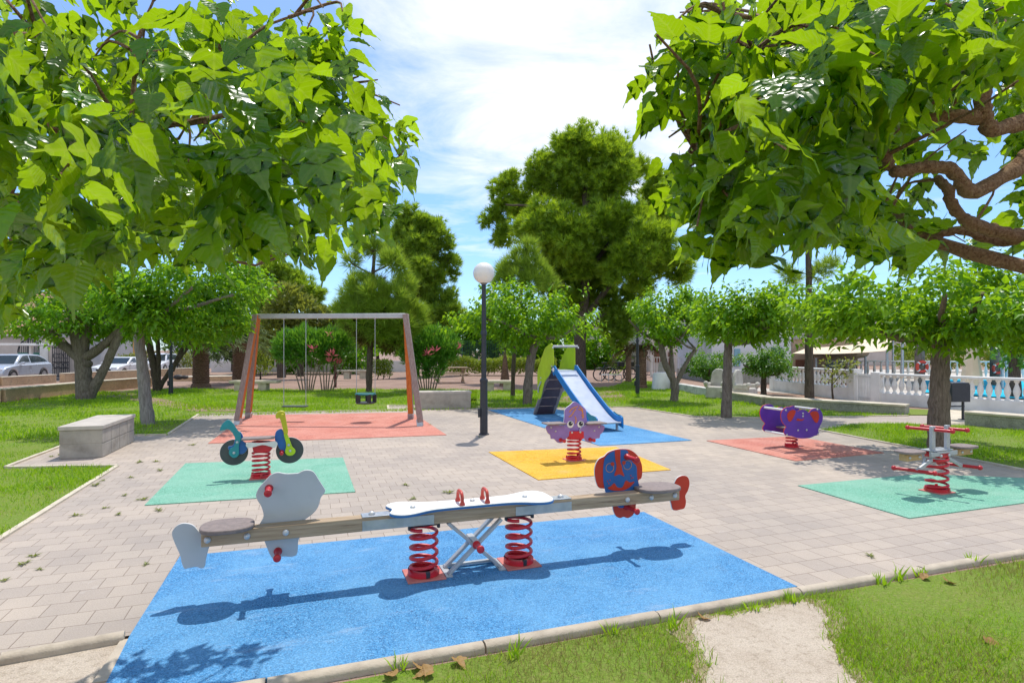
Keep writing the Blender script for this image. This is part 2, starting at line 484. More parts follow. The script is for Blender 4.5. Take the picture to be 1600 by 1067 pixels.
sheet('sand', [gp(-300, 1085), gp(0, 1036), gp(196, 1002), gp(160, 1085), (-1.9, .5), (-8, .5)], .005, sand)
# worn dirt patch in the front lawn, ragged outline
rn = random.Random(5)
pp = [(1085, 975), (1150, 962), (1215, 948), (1262, 944), (1290, 962), (1296, 1000), (1312, 1040), (1330, 1085), (1120, 1085), (1108, 1040), (1090, 1010)]
PATCH = smooth_loop(G(*pp), 12)
PATCH = [(x + rn.uniform(-.018, .018), y + rn.uniform(-.018, .018)) for x, y in PATCH]
_c = np.array(PATCH).mean(0)
sheet('bare_soil', [(_c[0] + (x - _c[0]) * (1.22 + .07 * math.sin(5 * math.atan2(y - _c[1], x - _c[0]))) + rn.uniform(-.02, .02), _c[1] + (y - _c[1]) * 1.12 + rn.uniform(-.02, .02)) for x, y in PATCH], .009, m_ground('bare_soil', (.40, .33, .22), (.33, .27, .16), (.25, .22, .10), s1=3, s2=16, sp=90))
sheet('dirt_patch', PATCH, .012, sand)
sheet('dirt_path', G((872, 640 - 12), (985, 627), (955, 600), (905, 598)), .011, dirt)
sheet('dirt_path', G((118, 612), (190, 611), (300, 633), (420, 642), (300, 643), (210, 626)), .011, dirt)
BSIDE = [gp(-700, 1180), gp(170, 1070)]

# kerbs: rounded concrete pieces with open joints
def kerb(name, path, w, h, z0, mat, seg=.98, rnd=True):
    m = MB()
    for (x0, y0), (x1, y1) in zip(path, path[1:]):
        Ln = math.hypot(x1 - x0, y1 - y0); n = max(1, round(Ln / (seg + .012)))
        for i in range(n):
            a, b = (i * Ln / n + .005) / Ln, ((i + 1) * Ln / n - .005) / Ln
            p = (x0 + (x1 - x0) * a, y0 + (y1 - y0) * a); q = (x0 + (x1 - x0) * b, y0 + (y1 - y0) * b)
            dx, dy = (q[0] - p[0]), (q[1] - p[1]); l = math.hypot(dx, dy); nx_, ny_ = -dy / l, dx / l
            prof = [(-w / 2, z0 - .15), (w / 2, z0 - .15), (w / 2, z0 + h * .55), (w * .42, z0 + h * .8), (w * .2, z0 + h), (-w * .2, z0 + h), (-w * .42, z0 + h * .8), (-w / 2, z0 + h * .55)] if rnd else [(-w / 2, z0 - .1), (w / 2, z0 - .1), (w / 2, z0 + h), (-w / 2, z0 + h)]
            k = len(prof); jz = rn.uniform(-.003, .003)
            vs = [(e[0] + nx_ * o, e[1] + ny_ * o, z + jz) for e in (p, q) for o, z in prof]
            m.add(vs, [[j, (j + 1) % k, k + (j + 1) % k, k + j][::-1] for j in range(k)] + [list(range(k)), list(range(k, 2 * k))[::-1]])
    return tag(m.build(name, mat, smooth=40), kind='structure')
kA = gp(430, 1073); kB = gp(1246, 928); kC = gp(1600, 867)
ext = lambda p, q, t: (q[0] + (q[0] - p[0]) * t, q[1] + (q[1] - p[1]) * t)
kerb('kerb', [ext(kB, kA, .35), kB, kC, ext(kB, kC, 1.2)], .085, .045, .0, kerbc)
kerb('kerb', [gp(-420, 1122), gp(0, 1036), gp(196, 1000)], .085, .05, .0, kerbc)
kerb('kerb', [gp(200, 1003), gp(156, 1072), (-1.66, 2.2)], .07, .02, .0, kerbc, rnd=False)
for P in ([(-500, 1162), (0, 845), (183, 730)], [(184, 729.7), (9, 732.2)], [(9, 732), (105, 695)], [(210, 681.3), (261, 680.5), (310, 648.6), (607, 641.2), (606, 634.5), (648, 634.2)],
          [(735, 634), (770, 639.4), (930, 636.4), (992, 637.8), (1085, 652.2), (1185, 653.8), (1419, 650.7)], [(1278, 673), (1356, 662.7), (1450, 664.7)], [(1278, 673), (1400, 696.4), (1600, 736.4), (1760, 769)]):
    kerb('lawn_edging', G(*P), .055, .036, .0, kerbp, rnd=False)

# -------------------------------------------------------------- rubber mats
def mat_(name, P, mt, label):
    o = sheet(name, P, .024, mt, kind=None, rot=ANG, thick=.02)
    return tag(o, label, 'safety mat', 'coloured rubber safety mats')
bl = gp(203, 998)
mat_('rubber_mat', [gp(281, 873), gp(1006, 803), gp(1246, 921), (-1.9, 2.70), gp(169, 1067), bl], rub_blue, 'large blue rubber mat under the long seesaw, edged by the front kerb')
mat_('rubber_mat', G((226, 792), (555, 771), (536, 717), (290, 726)), rub_green, 'mint green rubber mat under the motorbike spring rider')
mat_('rubber_mat', G((763.6, 708), (841, 752), (1048, 736), (962, 700)), rub_yel, 'yellow rubber mat under the octopus spring rider')
mat_('rubber_mat', G((1104, 690), (1242.5, 722), (1381, 709), (1242, 683)), rub_red, 'red rubber mat under the purple elephant spring rider')
mat_('rubber_mat', G((1247, 761), (1421, 812.7), (1606, 787.5), (1820, 758), (1437.5, 743)), rub_green, 'mint green rubber mat under the four-seat spring rider by the tree')
mat_('rubber_mat', G((325, 694.5), (697.7, 681), (643.8, 645.5), (384, 650)), rub_red, 'salmon red rubber mat under the wooden swing frame')
mat_('rubber_mat', G((763, 641.5), (937.5, 698), (1080.6, 689.5), (858, 637.6)), rub_blue, 'blue rubber mat under the slide')

# -------------------------------------------------------------- play pieces
def spring(parent, r, z0, z1, turns, tr, mat=None, c=(0, 0)):
    n = int(turns * 22); P = []
    for i in range(n + 1):
        t = i / n
        e = min(1, t / .16, (1 - t) / .16) if False else 1
        # dead coils at both ends
        u = t
        zz = (z0 + tr) + (z1 - z0 - 2 * tr) * (u * u * (3 - 2 * u) * .35 + u * .65)
        a = 2 * math.pi * turns * t
        P.append((c[0] + r * math.cos(a), c[1] + r * math.sin(a), zz))
    return MB().tube(P, tr, 9).build('spring', mat or redmet, parent, smooth=60)
def clamps(parent, r, z, mat, c=(0, 0), name='spring_clamp'):
    for a in (.6, 2.7, 4.8):
        MB().box((c[0] + r * math.cos(a), c[1] + r * math.sin(a), z), (.02, .03, .045), a).build(name, mat, parent, bevel=.004)
def bolts(parent, pts, r=.02, axis='y', mat=None):
    for p in pts:
        prof = [(r, 0), (r, r * .25), (r * .8, r * .6), (r * .35, r * .85), (.001, r * .9)]
        MB().lathe(prof, p, 14, axis=axis).build('bolt', mat or boltm, parent, smooth=60)
def panel(name, parent, P, d0, d1, mats, n=5, bevel=.004):
    P = smooth_loop(P, n) if n else P
    return MB().prism(P, d0, d1, 'xz', 0, 1 if len(mats) > 1 else 0).build(name, mats, parent, smooth=40, bevel=bevel)
def peg(parent, x, z, d0, d1, mat, r=.017, name='peg'):
    s = 1 if d1 > d0 else -1; Ln = abs(d1 - d0)
    prof = [(r * 1.5, 0), (r * 1.5, .012), (r, .022), (r * .95, Ln - .03), (r * 1.35, Ln - .02), (r * 1.4, Ln - .006), (r * 1.1, Ln)]
    m = MB()
    vs = []
    o = MB().lathe(prof, (0, 0, 0), 14, axis='y')
    o.v = [(v[0] + x, (d0 - v[1] if s < 0 else d0 + v[1]) if False else d0 + s * abs(v[1]), v[2] + z) for v in o.v]
    return o.build(name, mat, parent, smooth=50)

# --- seesaw
C0 = gp(662, 903); C1 = gp(811, 884.5)
sc = ((C0[0] + C1[0]) / 2, (C0[1] + C1[1]) / 2)
hs = math.hypot(C1[0] - C0[0], C1[1] - C0[1]) / 2
fr = Frame(sc[0], sc[1])
see = thing('spring_seesaw', 'long timber seesaw on two red springs with white bone-shaped board in the middle', 'seesaw', (sc[0], sc[1], .024), ANG)
Z = -.024
def dn(L): return [(a, b + Z) for a, b in L]
bz0, bz1 = .395 + Z, .487 + Z
sl, sr = fr.sz(314, 848, -.05)[0], fr.sz(1062, 770, -.05)[0]
MB().box(((sl + sr) / 2, 0, (bz0 + bz1) / 2), (sr - sl, .1, bz1 - bz0)).build('beam', beamw, see, bevel=.006)
for x0, x1 in ((fr.sz(566, 800, -.05)[0], -.3), (.32, fr.sz(893, 775, -.05)[0])):
    MB().box(((x0 + x1) / 2, 0, bz1 + .005), (x1 - x0, .106, .006)).box(((x0 + x1) / 2, -.0535, (bz0 + bz1) / 2 - .008), (x1 - x0, .004, .07)).box(((x0 + x1) / 2, .0535, (bz0 + bz1) / 2 - .008), (x1 - x0, .004, .07)).build('steel_plate', steel, see, bevel=.002)
    bolts(see, [((x0 if x0 < 0 else x1) + (.07 if x0 < 0 else -.07), 0, bz1 + .009)], .024, 'z')
bx0, bx1 = fr.sz(607, 800, -.1)[0], fr.sz(866, 772, -.1)[0]
bc, bh = (bx0 + bx1) / 2, (bx1 - bx0) / 2
half = [(-1, .02), (-.99, .10), (-.93, .165), (-.82, .185), (-.70, .165), (-.56, .125), (-.4, .105), (0, .10)]
top = [(bc + x * bh, y) for x, y in half] + [(bc - x * bh, y) for x, y in half[-2::-1]]
bone = [(x, y) for x, y in top] + [(x, -y) for x, y in top[::-1]]
bone[0] = (bone[0][0] + .035, 0); k = len(top)
bone = [p for i, p in enumerate(bone) if i != len(bone) - 1]
bone = smooth_loop(bone, 4)
bzz = bz1 + .012
MB().prism(bone, bzz, bzz + .014, 'xy').build('bone_board_edge', bluebd, see, smooth=40, bevel=.003)
MB().prism([(bc + (x - bc) * .994, y * .985) for x, y in bone], bzz + .0145, bzz + .022, 'xy').build('bone_board', whiteb, see, smooth=40, bevel=.003)
bolts(see, [(bc - .44, -.02, bzz + .022), (bc + .42, 0, bzz + .022), (bc + .01, .02, bzz + .022)], .02, 'z')
for gx in (bc - .09, bc + .10):
    P = smooth_path([(gx, -.075, bzz + .02), (gx, -.072, bzz + .075), (gx, -.045, bzz + .105), (gx, .03, bzz + .105), (gx, .055, bzz + .075), (gx, .058, bzz + .02)], 5)
    MB().tube(P, .0125, 10).lathe([(.022, 0), (.02, .012), (.013, .03)], (gx, -.075, bzz + .02), 12).lathe([(.022, 0), (.02, .012), (.013, .03)], (gx, .058, bzz + .02), 12).build('handle', M('coral_grip', (.60, .07, .045), .4), see, smooth=60)
for sx in (-hs, hs):
    spring(see, .094, .03, bz0 - .012, 4.7, .0132, c=(sx, 0)).name = 'spring'
    MB().box((sx, 0, .006), (.27, .27, .012)).build('base_plate', pinkpl, see, bevel=.003)
    MB().lathe([(.112, .013), (.112, .045), (.092, .05), (.075, .05), (.075, .013)], (sx, 0, 0), 24).build('spring_ring', redmet, see, smooth=40)
    clamps(see, .104, .036, darkm, (sx, 0))
    MB().box((sx, 0, bz0 - .006), (.20, .09, .008)).box((sx - .105, -.01, bz0 - .02), (.02, .03, .03)).box((sx + .105, -.01, bz0 - .02), (.02, .03, .03)).build('spring_bracket', darkm, see, bevel=.003)
for yy, dr in ((-.07, 1), (.07, -1)):
    for q in (1, -1):
        off = .0 if q == 1 else .022
        MB().bar((-.2 * q, yy + off * dr, .01), (.2 * q, yy + off * dr, bz0), .02, .048, (0, 1, 0)).build('brace', alum, see, bevel=.003)
MB().box((-.2, .01, .006), (.05, .24, .012)).box((.2, .01, .006), (.05, .24, .012)).bar((-.2, .08, .02), (.2, .08, .02), .03, .02).build('brace_foot', alum, see, bevel=.002)
peg(see, .0, .21, -.1, -.22, redgrip, .02, 'foot_peg')
MB().box((0, 0, .21), (.05, .2, .05)).build('brace_pivot', alum, see, bevel=.004)
# left: grey hippo-like figure seen from its unpainted back
cl = cv(250, 700, 5.333)
d0 = .055
P = fr.pts(cl((800, 390), (825, 330), (880, 268), (930, 218), (985, 202), (1050, 212), (1150, 207), (1185, 190), (1230, 182), (1280, 198), (1325, 265), (1375, 345), (1372, 370), (1340, 415), (1318, 490), (1275, 545), (1205, 600), (1190, 640), (1170, 720), (1152, 780), (1148, 850), (1135, 890), (1095, 905), (1020, 903), (990, 925), (950, 930), (915, 885), (880, 800), (850, 720), (825, 650), (862, 570), (845, 490), (815, 440)), d0)
panel('head_panel', see, dn(P), d0, d0 + .016, [greybd, rimbd])
P = fr.pts(cl((98, 720), (115, 670), (160, 634), (215, 625), (275, 642), (320, 690), (370, 740), (410, 800), (395, 870), (382, 930), (372, 985), (345, 1001), (300, 990), (240, 1000), (205, 1005), (185, 970), (165, 890), (125, 800)), d0)
panel('tail_panel', see, dn(P), d0, d0 + .016, [greybd, rimbd])
for q in ((905, 350), (980, 880)):
    s_, z_ = fr.sz(*cl(q)[0], 0)
    peg(see, s_, z_ + Z, d0, -.10, redgrip, .018, 'peg')
    peg(see, s_, z_ + Z, d0 + .016, .19, redgrip, .018, 'peg')
# right: painted elephant-like figure
cr = cv(860, 680, 6.154)
d1 = .055
q_ = lambda *p: dn(fr.pts(cr(*p), d1))
panel('head_panel', see, q_((527, 515), (470, 505), (440, 450), (425, 350), (438, 275), (470, 225), (518, 200), (560, 160), (630, 135), (700, 128), (765, 137), (815, 168), (852, 212), (880, 280), (886, 350), (876, 412), (848, 435), (860, 500), (850, 560), (828, 640), (818, 720), (790, 772), (745, 795), (705, 785), (670, 795), (630, 775), (605, 720), (595, 650), (560, 590), (530, 545)), d1, d1 + .016, [redbd, rimbd])
def inlay(nm, parent, P, d, mats, t=.004, n=4): return panel(nm, parent, P, d - t, d - .0004, mats, n, 0)
inlay('face_inlay', see, q_((530, 540), (512, 470), (506, 390), (508, 300), (522, 222), (565, 172), (620, 148), (700, 138), (742, 150), (752, 205), (790, 258), (826, 300), (832, 400), (850, 490), (840, 570), (700, 585), (560, 575)), d1, [bluebo])
for P in (((617, 146), (640, 140), (668, 143), (668, 250), (682, 290), (688, 335), (706, 392), (660, 372), (612, 387), (628, 330), (632, 285), (622, 240)), ((548, 505), (580, 485), (612, 458), (640, 497), (690, 496), (722, 432), (760, 450), (805, 443), (765, 490), (700, 525), (600, 528))):
    inlay('trunk_inlay' if P[0][0] == 617 else 'mouth_inlay', see, q_(*P), d1 - .0042, [redbd], .003, 3)
inlay('bib_inlay', see, q_((632, 655), (720, 652), (712, 685), (685, 696), (655, 690)), d1, [bluebo])
def ring_inlay(parent, fr_, conv, cx, cy, r, d, mat, nm):
    c = conv((cx, cy))[0]; s_, z_ = fr_.sz(*c, d); e = fr_.sz(c[0] + r / 6.154, c[1], d)[0] - s_
    P = [(s_ + abs(e) * math.cos(a * .3142), d, z_ + Z + abs(e) * math.sin(a * .3142)) for a in range(20)]
    return MB().tube(P, .0022, 5, closed=True).build(nm, mat, parent)
for x, y in ((572, 312), (742, 285)): ring_inlay(see, fr, cr, x, y, 38, d1 - .005, orangebd, 'eye_ring')
for x, y, r in ((594, 274, 15), (703, 262, 15)):
    s_, z_ = fr.sz(*cr((x, y))[0], d1); MB().lathe([(.016, 0), (.016, .004), (.001, .005)], (s_, d1 - .004, z_ + Z), 14, axis='y').build('cheek_inlay', redbd, see)
for i, (x, y) in enumerate(((545, 440), (570, 430), (558, 462), (770, 385), (790, 405), (775, 412))):
    s_, z_ = fr.sz(*cr((x, y))[0], d1); MB().lathe([(.005, 0), (.005, .003), (.001, .004)], (s_, d1 - .004, z_ + Z), 8, axis='y').build('freckle', redbd, see)
panel('tail_panel', see, q_((1197, 450), (1225, 405), (1275, 385), (1322, 400), (1340, 460), (1325, 530), (1300, 580), (1306, 640), (1290, 700), (1240, 716), (1205, 722), (1175, 710), (1160, 650), (1142, 595), (1170, 540)), d1, d1 + .016, [redbd, rimbd])
for q in ((765, 215), (765, 700)):
    s_, z_ = fr.sz(*cr(q)[0], 0)
    peg(see, s_, z_ + Z, d1, -.12, redgrip, .018, 'peg')
    peg(see, s_, z_ + Z, d1 + .016, .19, redgrip, .018, 'peg')
for pxs, dd in (((310, 397), -1), ((1000, 1063), 1)):
    a = fr.sz(pxs[0], 825, -.05)[0]; b = fr.sz(pxs[1], 760, -.05)[0]
    cx_, hl = (a + b) / 2, (b - a) / 2
    P = [(cx_ + hl * math.copysign(abs(math.cos(t)) ** .75, math.cos(t)) * (1 if math.cos(t) * -dd < 0 else 1), .15 * math.copysign(abs(math.sin(t)) ** .8, math.sin(t))) for t in [i * math.pi / 18 for i in range(36)]]
    MB().prism(P, bz1 + .002, bz1 + .03, 'xy').build('seat', seatm, see, smooth=40, bevel=.009, seg=3)
bolts(see, [(fr.sz(*cl(p)[0], -.05)[0], -.051, (bz0 + bz1) / 2) for p in ((395, 775), (725, 745), (1048, 708))] + [(fr.sz(*cr(p)[0], -.05)[0], -.051, (bz0 + bz1) / 2) for p in ((740, 595), (970, 570), (1195, 548))], .021, 'y')

def spring_base(root, r, ztop, turns, tr=.013, plate=.2):
    MB().box((0, 0, .005), (plate * 1.3, plate * 1.3, .01)).build('base_plate', pinkpl, root, bevel=.003)
    MB().lathe([(r + .022, .011), (r + .022, .04), (r, .046), (r - .015, .046), (r - .015, .011)], (0, 0, 0), 22).build('spring_ring', redmet, root, smooth=40)
    spring(root, r, .02, ztop, turns, tr)
    clamps(root, r + .015, .045, redmet)

# --- motorbike rider
b = gp(408, 749); fm = Frame(*b)
moto = thing('spring_rider', 'motorbike spring rider in teal, blue and lime on a mint green mat', 'spring rider', (b[0], b[1], .024), ANG, 'spring riders')
cm = cv(330, 630, 6.957)
mq = lambda d, *p: dn(fm.pts(cm(*p), d))
dpx = 6.957
spring_base(moto, .1, mq(0, (560, 520))[0][1], 5.6)
for cx_, cy_, r_ in ((250, 530, 154), (855, 508, 150)):
    c_, e_ = mq(.04, (cx_, cy_), (cx_ + r_, cy_)); rr = e_[0] - c_[0]
    P = [(c_[0] + rr * math.cos(i * math.pi / 24), c_[1] + rr * math.sin(i * math.pi / 24)) for i in range(48)]
    panel('wheel', moto, P, .025, .045, [tyrebd, rimbd], 0)
panel('fairing', moto, mq(.02, (295, 305), (330, 320), (352, 375), (335, 395), (385, 440), (392, 500), (340, 548), (250, 540), (190, 500), (190, 465), (240, 450), (262, 380)), .003, .0245, [bluebo, rimbd])
panel('fairing', moto, mq(.02, (692, 390), (700, 315), (735, 282), (775, 285), (800, 380), (815, 460), (800, 520), (770, 515), (735, 480), (715, 430)), .003, .0245, [bluebo, rimbd])
def ear(c, r, n=14, a0=0, a1=360): return [(c[0] + r * math.cos(R(a0 + (a1 - a0) * i / n)), c[1] + r * math.sin(R(a0 + (a1 - a0) * i / n))) for i in range(n + 1)]
panel('seat_tail', moto, mq(0, (97, 285), (112, 240), (140, 205), (178, 180), (210, 188), (245, 225), (285, 285), (318, 325), (325, 390), (305, 450), (304, 520), (300, 560), (270, 587), (235, 587), (202, 560), (192, 530), (205, 490), (240, 470), (262, 420), (255, 362), (220, 305), (180, 280), (110, 296)), -.02, .0, [tealbd])
panel('fork', moto, mq(0, (790, 332), (825, 330), (845, 372), (870, 440), (882, 470), (912, 500), (914, 530), (890, 558), (855, 566), (820, 555), (803, 520), (815, 470), (812, 420), (797, 372)), -.025, -.002, [limebd])
panel('handlebar', moto, mq(0, (702, 150), (702, 120), (728, 92), (765, 82), (797, 98), (808, 150), (822, 230), (834, 322), (794, 330), (775, 260), (755, 185), (740, 160), (715, 165)), -.03, .06, [yelbd], 5, .008)
s0, s1 = mq(0, (335, 395), (690, 390))
MB().box(((s0[0] + s1[0]) / 2, 0, s0[1] + .012), (s1[0] - s0[0], .2, .022)).build('seat', seatm, moto, bevel=.006)
for yy in (-.035, .035):
    P = mq(0, (385, 430), (440, 415), (520, 418), (640, 408), (700, 400), (725, 432), (690, 470), (650, 460), (560, 440), (440, 470), (395, 465))
    panel('side_plate', moto, P, yy - .006 - .05, yy + .006 - .05, [rimbd], 3, .002) if yy < 0 else None
P = mq(0, (440, 418), (500, 405), (640, 410), (680, 465), (640, 520), (560, 535), (460, 520))
panel('spring_bracket', moto, P, -.045, .05, [redmet], 0, .006)
bolts(moto, [(x, -.0455, z) for x, z in mq(-.045, (480, 440), (620, 440))] + [(x, -.021, z) for x, z in mq(0, (285, 420), (250, 535))] + [(x, -.026, z) for x, z in mq(0, (842, 450), (858, 512))], .017)
s_, z_ = mq(0, (768, 528))[0]
peg(moto, s_, z_, .0, -.14, redgrip, .017)
sg = mq(0, (775, 120))[0]
MB().tube([(sg[0], -.14, sg[1]), (sg[0], .17, sg[1])], .016, 10).build('grip', yelbd, moto)

# --- octopus rider
b = gp(897, 721); fo = Frame(*b)
octo = thing('spring_rider', 'lilac octopus spring rider with big round eyes on a yellow mat', 'spring rider', (b[0], b[1], .024), ANG, 'spring riders')
co = cv(820, 520, 4.85)
oq = lambda d, *p: dn(fo.pts(co(*p), d))
spring_base(octo, .095, oq(0, (375, 790))[0][1], 5.6)
headP = ((375, 520), (345, 543), (302, 580), (298, 635), (290, 690), (296, 730), (330, 742), (425, 742), (462, 730), (474, 690), (464, 635), (460, 580), (420, 545))
panel('head_panel', octo, oq(0, *headP), -.012, .012, [lilac, rimbd], 3)
for sgn in (1, -1):
    fx = lambda p: (p[0] if sgn > 0 else 758 - p[0], p[1] + (0 if sgn > 0 else -4))
    P = [fx(p) for p in ((165, 702), (300, 702), (345, 740), (332, 778), (312, 800), (296, 826), (265, 834), (240, 826), (220, 804), (195, 800), (188, 772), (168, 752))]
    panel('arm_panel', octo, oq(-.03, *P), -.045, -.024, [lilac, rimbd], 4)
    a_, b_ = sorted(oq(-.03, fx((155, 693)), fx((298, 693))))
    MB().box(((a_[0] + b_[0]) / 2, 0, a_[1] + .005), (b_[0] - a_[0], .24, .02)).build('seat', seatm, octo, bevel=.006)
    s_, z_ = oq(-.03, fx((268, 808)))[0]
    peg(octo, s_, z_, -.045, -.19, redgrip, .018); peg(octo, s_, z_, -.02, .14, redgrip, .018)
    bolts(octo, [(x, -.0455, z) for x, z in oq(-.04, fx((198, 716)), fx((232, 744)))], .014)
    ex, ez = oq(0, (342 if sgn > 0 else 420, 692))[0]
    MB().lathe([(.052, 0), (.052, .004), (.001, .006)], (ex, -.0125, ez), 26, axis='y', ).build('eye', whiteb, octo)
    o = octo; px_, pz_ = ex + .002, ez + .012
    MB().lathe([(.033, 0), (.033, .004), (.001, .006)], (px_, -.0175, pz_), 22, axis='y').build('pupil', darkm, octo)
    MB().lathe([(.008, 0), (.008, .003), (.001, .004)], (px_ + .012, -.0232, pz_ + .012), 12, axis='y').build('glint', whiteb, octo)
for st in (((335, 600), (352, 575), (380, 562), (398, 556)), ((330, 635), (352, 622), (372, 590), (386, 575)), ((402, 575), (430, 590), (438, 615), (442, 640)), ((410, 560), (428, 572), (436, 590)), ((378, 632), (386, 655), (382, 685)), ((425, 620), (440, 632), (432, 645))):
    pts = oq(0, *st)
    MB().tube([(x, -.0125, z) for x, z in smooth_path([(*p,) for p in pts], 4)], .0085, 6).build('stripe', orangebd, octo, smooth=60)
panel('spring_bracket', octo, oq(0, (328, 742), (436, 742), (438, 790), (420, 808), (345, 806), (322, 800)), -.05, .045, [redmet], 0, .005)
bolts(octo, [(x, -.051, z) for x, z in oq(-.05, (357, 755), (420, 752))], .016)

# --- purple elephant rider (two panels joined by white bars)
b = gp(1237, 701); fe = Frame(*b)
ele = thing('spring_rider', 'purple elephant-faced spring rider with red ears, on the red mat by the lawn', 'spring rider', (b[0], b[1], .024), ANG, 'spring riders')
ce = cv(1160, 600, 8.205)
eq = lambda d, *p: dn(fe.pts(ce(*p), d))
spring_base(ele, .085, eq(0, (620, 690))[0][1] + .02, 2.6)
EO = ((495, 400), (508, 348), (545, 305), (600, 290), (655, 298), (703, 345), (740, 332), (775, 325), (820, 337), (853, 362), (885, 325), (940, 310), (1000, 330), (1030, 395), (1028, 470), (995, 540), (975, 590), (982, 645), (925, 665), (870, 688), (780, 697), (700, 690), (635, 668), (570, 660), (533, 620), (545, 575), (562, 548), (522, 500), (502, 450))
df = -.24
Pf = eq(df, *EO)
panel('front_panel', ele, Pf, df, df + .02, [purpbd, redbd], 4)
panel('back_panel', ele, [(x + .0, z) for x, z in Pf], -df - .02, -df, [purpbd, redbd], 4)
for P in (((572, 402), (600, 350), (645, 328), (682, 345), (665, 400), (625, 470), (590, 472)), ((866, 372), (915, 345), (965, 358), (982, 420), (960, 492), (925, 482), (890, 425))):
    inlay('ear_inlay', ele, eq(df, *P), df, [redbd])
for P in (((690, 460), (710, 440), (760, 452), (790, 440), (770, 465), (720, 470)),):
    inlay('mouth_inlay', ele, eq(df, *P), df, [redbd])
fp = eq(df, (555, 333), (960, 325), (570, 650), (970, 640))
for x, z in fp:
    MB().tube([(x, df + .02, z), (x, -df - .02, z)], .019, 12).build('cross_bar', whitep, ele)
bolts(ele, [(x, df - .0005, z) for x, z in fp] + [(x, df - .0005, z) for x, z in eq(df, (775, 375), (775, 410), (712, 592), (822, 588))], .017)
xs_, zs_ = eq(0, (700, 560))[0]
MB().box((0, 0, zs_), (.24, -2 * df - .042, .025)).build('seat', seatm, ele, bevel=.005)
MB().box((0, 0, zs_ - .06), (.18, .18, .09)).build('spring_bracket', redmet, ele, bevel=.006)

# --- two-seat rider, its seats on an axis turned away from the camera
b = gp(1464, 771)
quad = thing('spring_rider', 'silver two-seat spring rider with red grips and timber seats, on the right-hand mint mat', 'spring rider', (b[0], b[1], .024), R(23), 'spring riders')
quad_w = m_wood('orange_timber', (.56, .38, .20), (.42, .26, .11), crack=.6)
zt, zs, zh = .40, .50, .715
spring_base(quad, .105, zt, 5.0, .0145)
MB().box((0, 0, zt + .025), (.18, .17, .06)).build('spring_bracket', redmet, quad, bevel=.006)
MB().box((0, 0, zs - .02), (.34, .15, .012)).box((0, .08, zs - .055), (.46, .01, .05)).box((0, -.08, zs - .055), (.46, .01, .05)).build('centre_plate', alum, quad, bevel=.003)
bolts(quad, [(-.07, -.086, zt + .025), (.07, -.086, zt + .025)], .018)
for sx in (-1, 1):
    xx = sx * .13; hd = .055
    MB().box((xx, -.03, (zs + zh) / 2 - .03), (.055, .04, zh - zs + .14)).build('upright', alum, quad, bevel=.006)
    MB().tube([(xx + hd, -.21, zh), (xx - hd, .21, zh)], .018, 12).ball((xx + hd, -.21, zh), .027).ball((xx - hd, .21, zh), .027).build('handlebar', redgrip, quad, smooth=60)
    MB().box((sx * .46, 0, zs - .072), (.25, .09, .075)).build('seat_block', quad_w, quad, bevel=.006)
    P = [(sx * .47 + .155 * math.copysign(abs(math.cos(t)) ** .6, math.cos(t)), .12 * math.copysign(abs(math.sin(t)) ** .6, math.sin(t))) for t in [i * math.pi / 14 for i in range(28)]]
    MB().prism(P, zs - .028, zs, 'xy').build('seat', seatm, quad, smooth=40, bevel=.007)
    bolts(quad, [(sx * .46 - .08, -.046, zs - .07), (sx * .46 + .08, -.046, zs - .07)], .016)
    MB().bar((sx * .14, -.03, zs - .12), (sx * .40, -.03, .27), .036, .026, (0, 1, 0)).bar((sx * .14, .03, zs - .12), (sx * .2, .03, zs - .2), .036, .024, (0, 1, 0)).build('foot_arm', alum, quad, bevel=.004)
    MB().tube([(sx * .40 + hd, -.19, .27), (sx * .40 - hd, .19, .27)], .019, 12).ball((sx * .40 + hd, -.19, .27), .028).ball((sx * .40 - hd, .19, .27), .028).build('foot_bar', redgrip, quad, smooth=60)

# --- slide
qa = gp(972, 675); bd = (-math.sin(ANG), math.cos(ANG))
sw = .56
org = (qa[0] - AX * sw / 2, qa[1] - AY * sw / 2)     # middle of the chute's lower end
slide = thing('playground_slide', 'silver chute slide with blue sides, lime green top panels and dark ladder', 'slide', (org[0], org[1], .024), ANG)
# local: x across, y going back towards the ladder
def slz(px, py, xo):
    k = (px - CX) / F; x0, y0 = org[0] + AX * xo, org[1] + AY * xo
    l = (x0 - k * y0) / (k * bd[1] - bd[0]); return (l, H - (py - HZ) / F * (y0 + l * bd[1]) - .024)
LT, ZT = 2.06, 1.13          # where the chute starts and how high
prof = smooth_path([(0, .17), (.22, .185), (.42, .25), (.68, .37), (1.3, .70), (LT - .12, ZT - .06), (LT, ZT), (LT + .5, ZT + .005)], 5)
m = MB()
for t, rr in ((0, 0), (-.012, 0)):
    pass
n = len(prof); W = sw / 2 - .03
vs = [(x, p[0], p[1] + dz) for p in prof for x, dz in ((-W, 0), (W, 0), (W, -.012), (-W, -.012))]
fs = []
for i in range(n - 1):
    for a_, b_ in ((0, 1), (1, 2), (2, 3), (3, 0)):
        fs.append((i * 4 + a_, i * 4 + b_, (i + 1) * 4 + b_, (i + 1) * 4 + a_))
fs += [(3, 2, 1, 0), tuple((n - 1) * 4 + k for k in range(4))]
m.add(vs, fs).build('chute', chute, slide, smooth=40)
MB().tube([(-W, 0, .165), (W, 0, .165)], .018, 10).build('chute_lip', alum, slide)
up = [(p[0], p[1] + .11) for p in prof if p[0] < LT + .02]; lo_ = [(p[0], p[1] - .07) for p in prof if p[0] < LT + .02]
rail = [(-.015, .06), (-.03, .16), (-.02, .26), (.05, .30)] + up[3:] + [(LT + .09, ZT + .12), (LT + .12, ZT + .0), (LT + .04, ZT - .12)] + lo_[::-1][:-1]
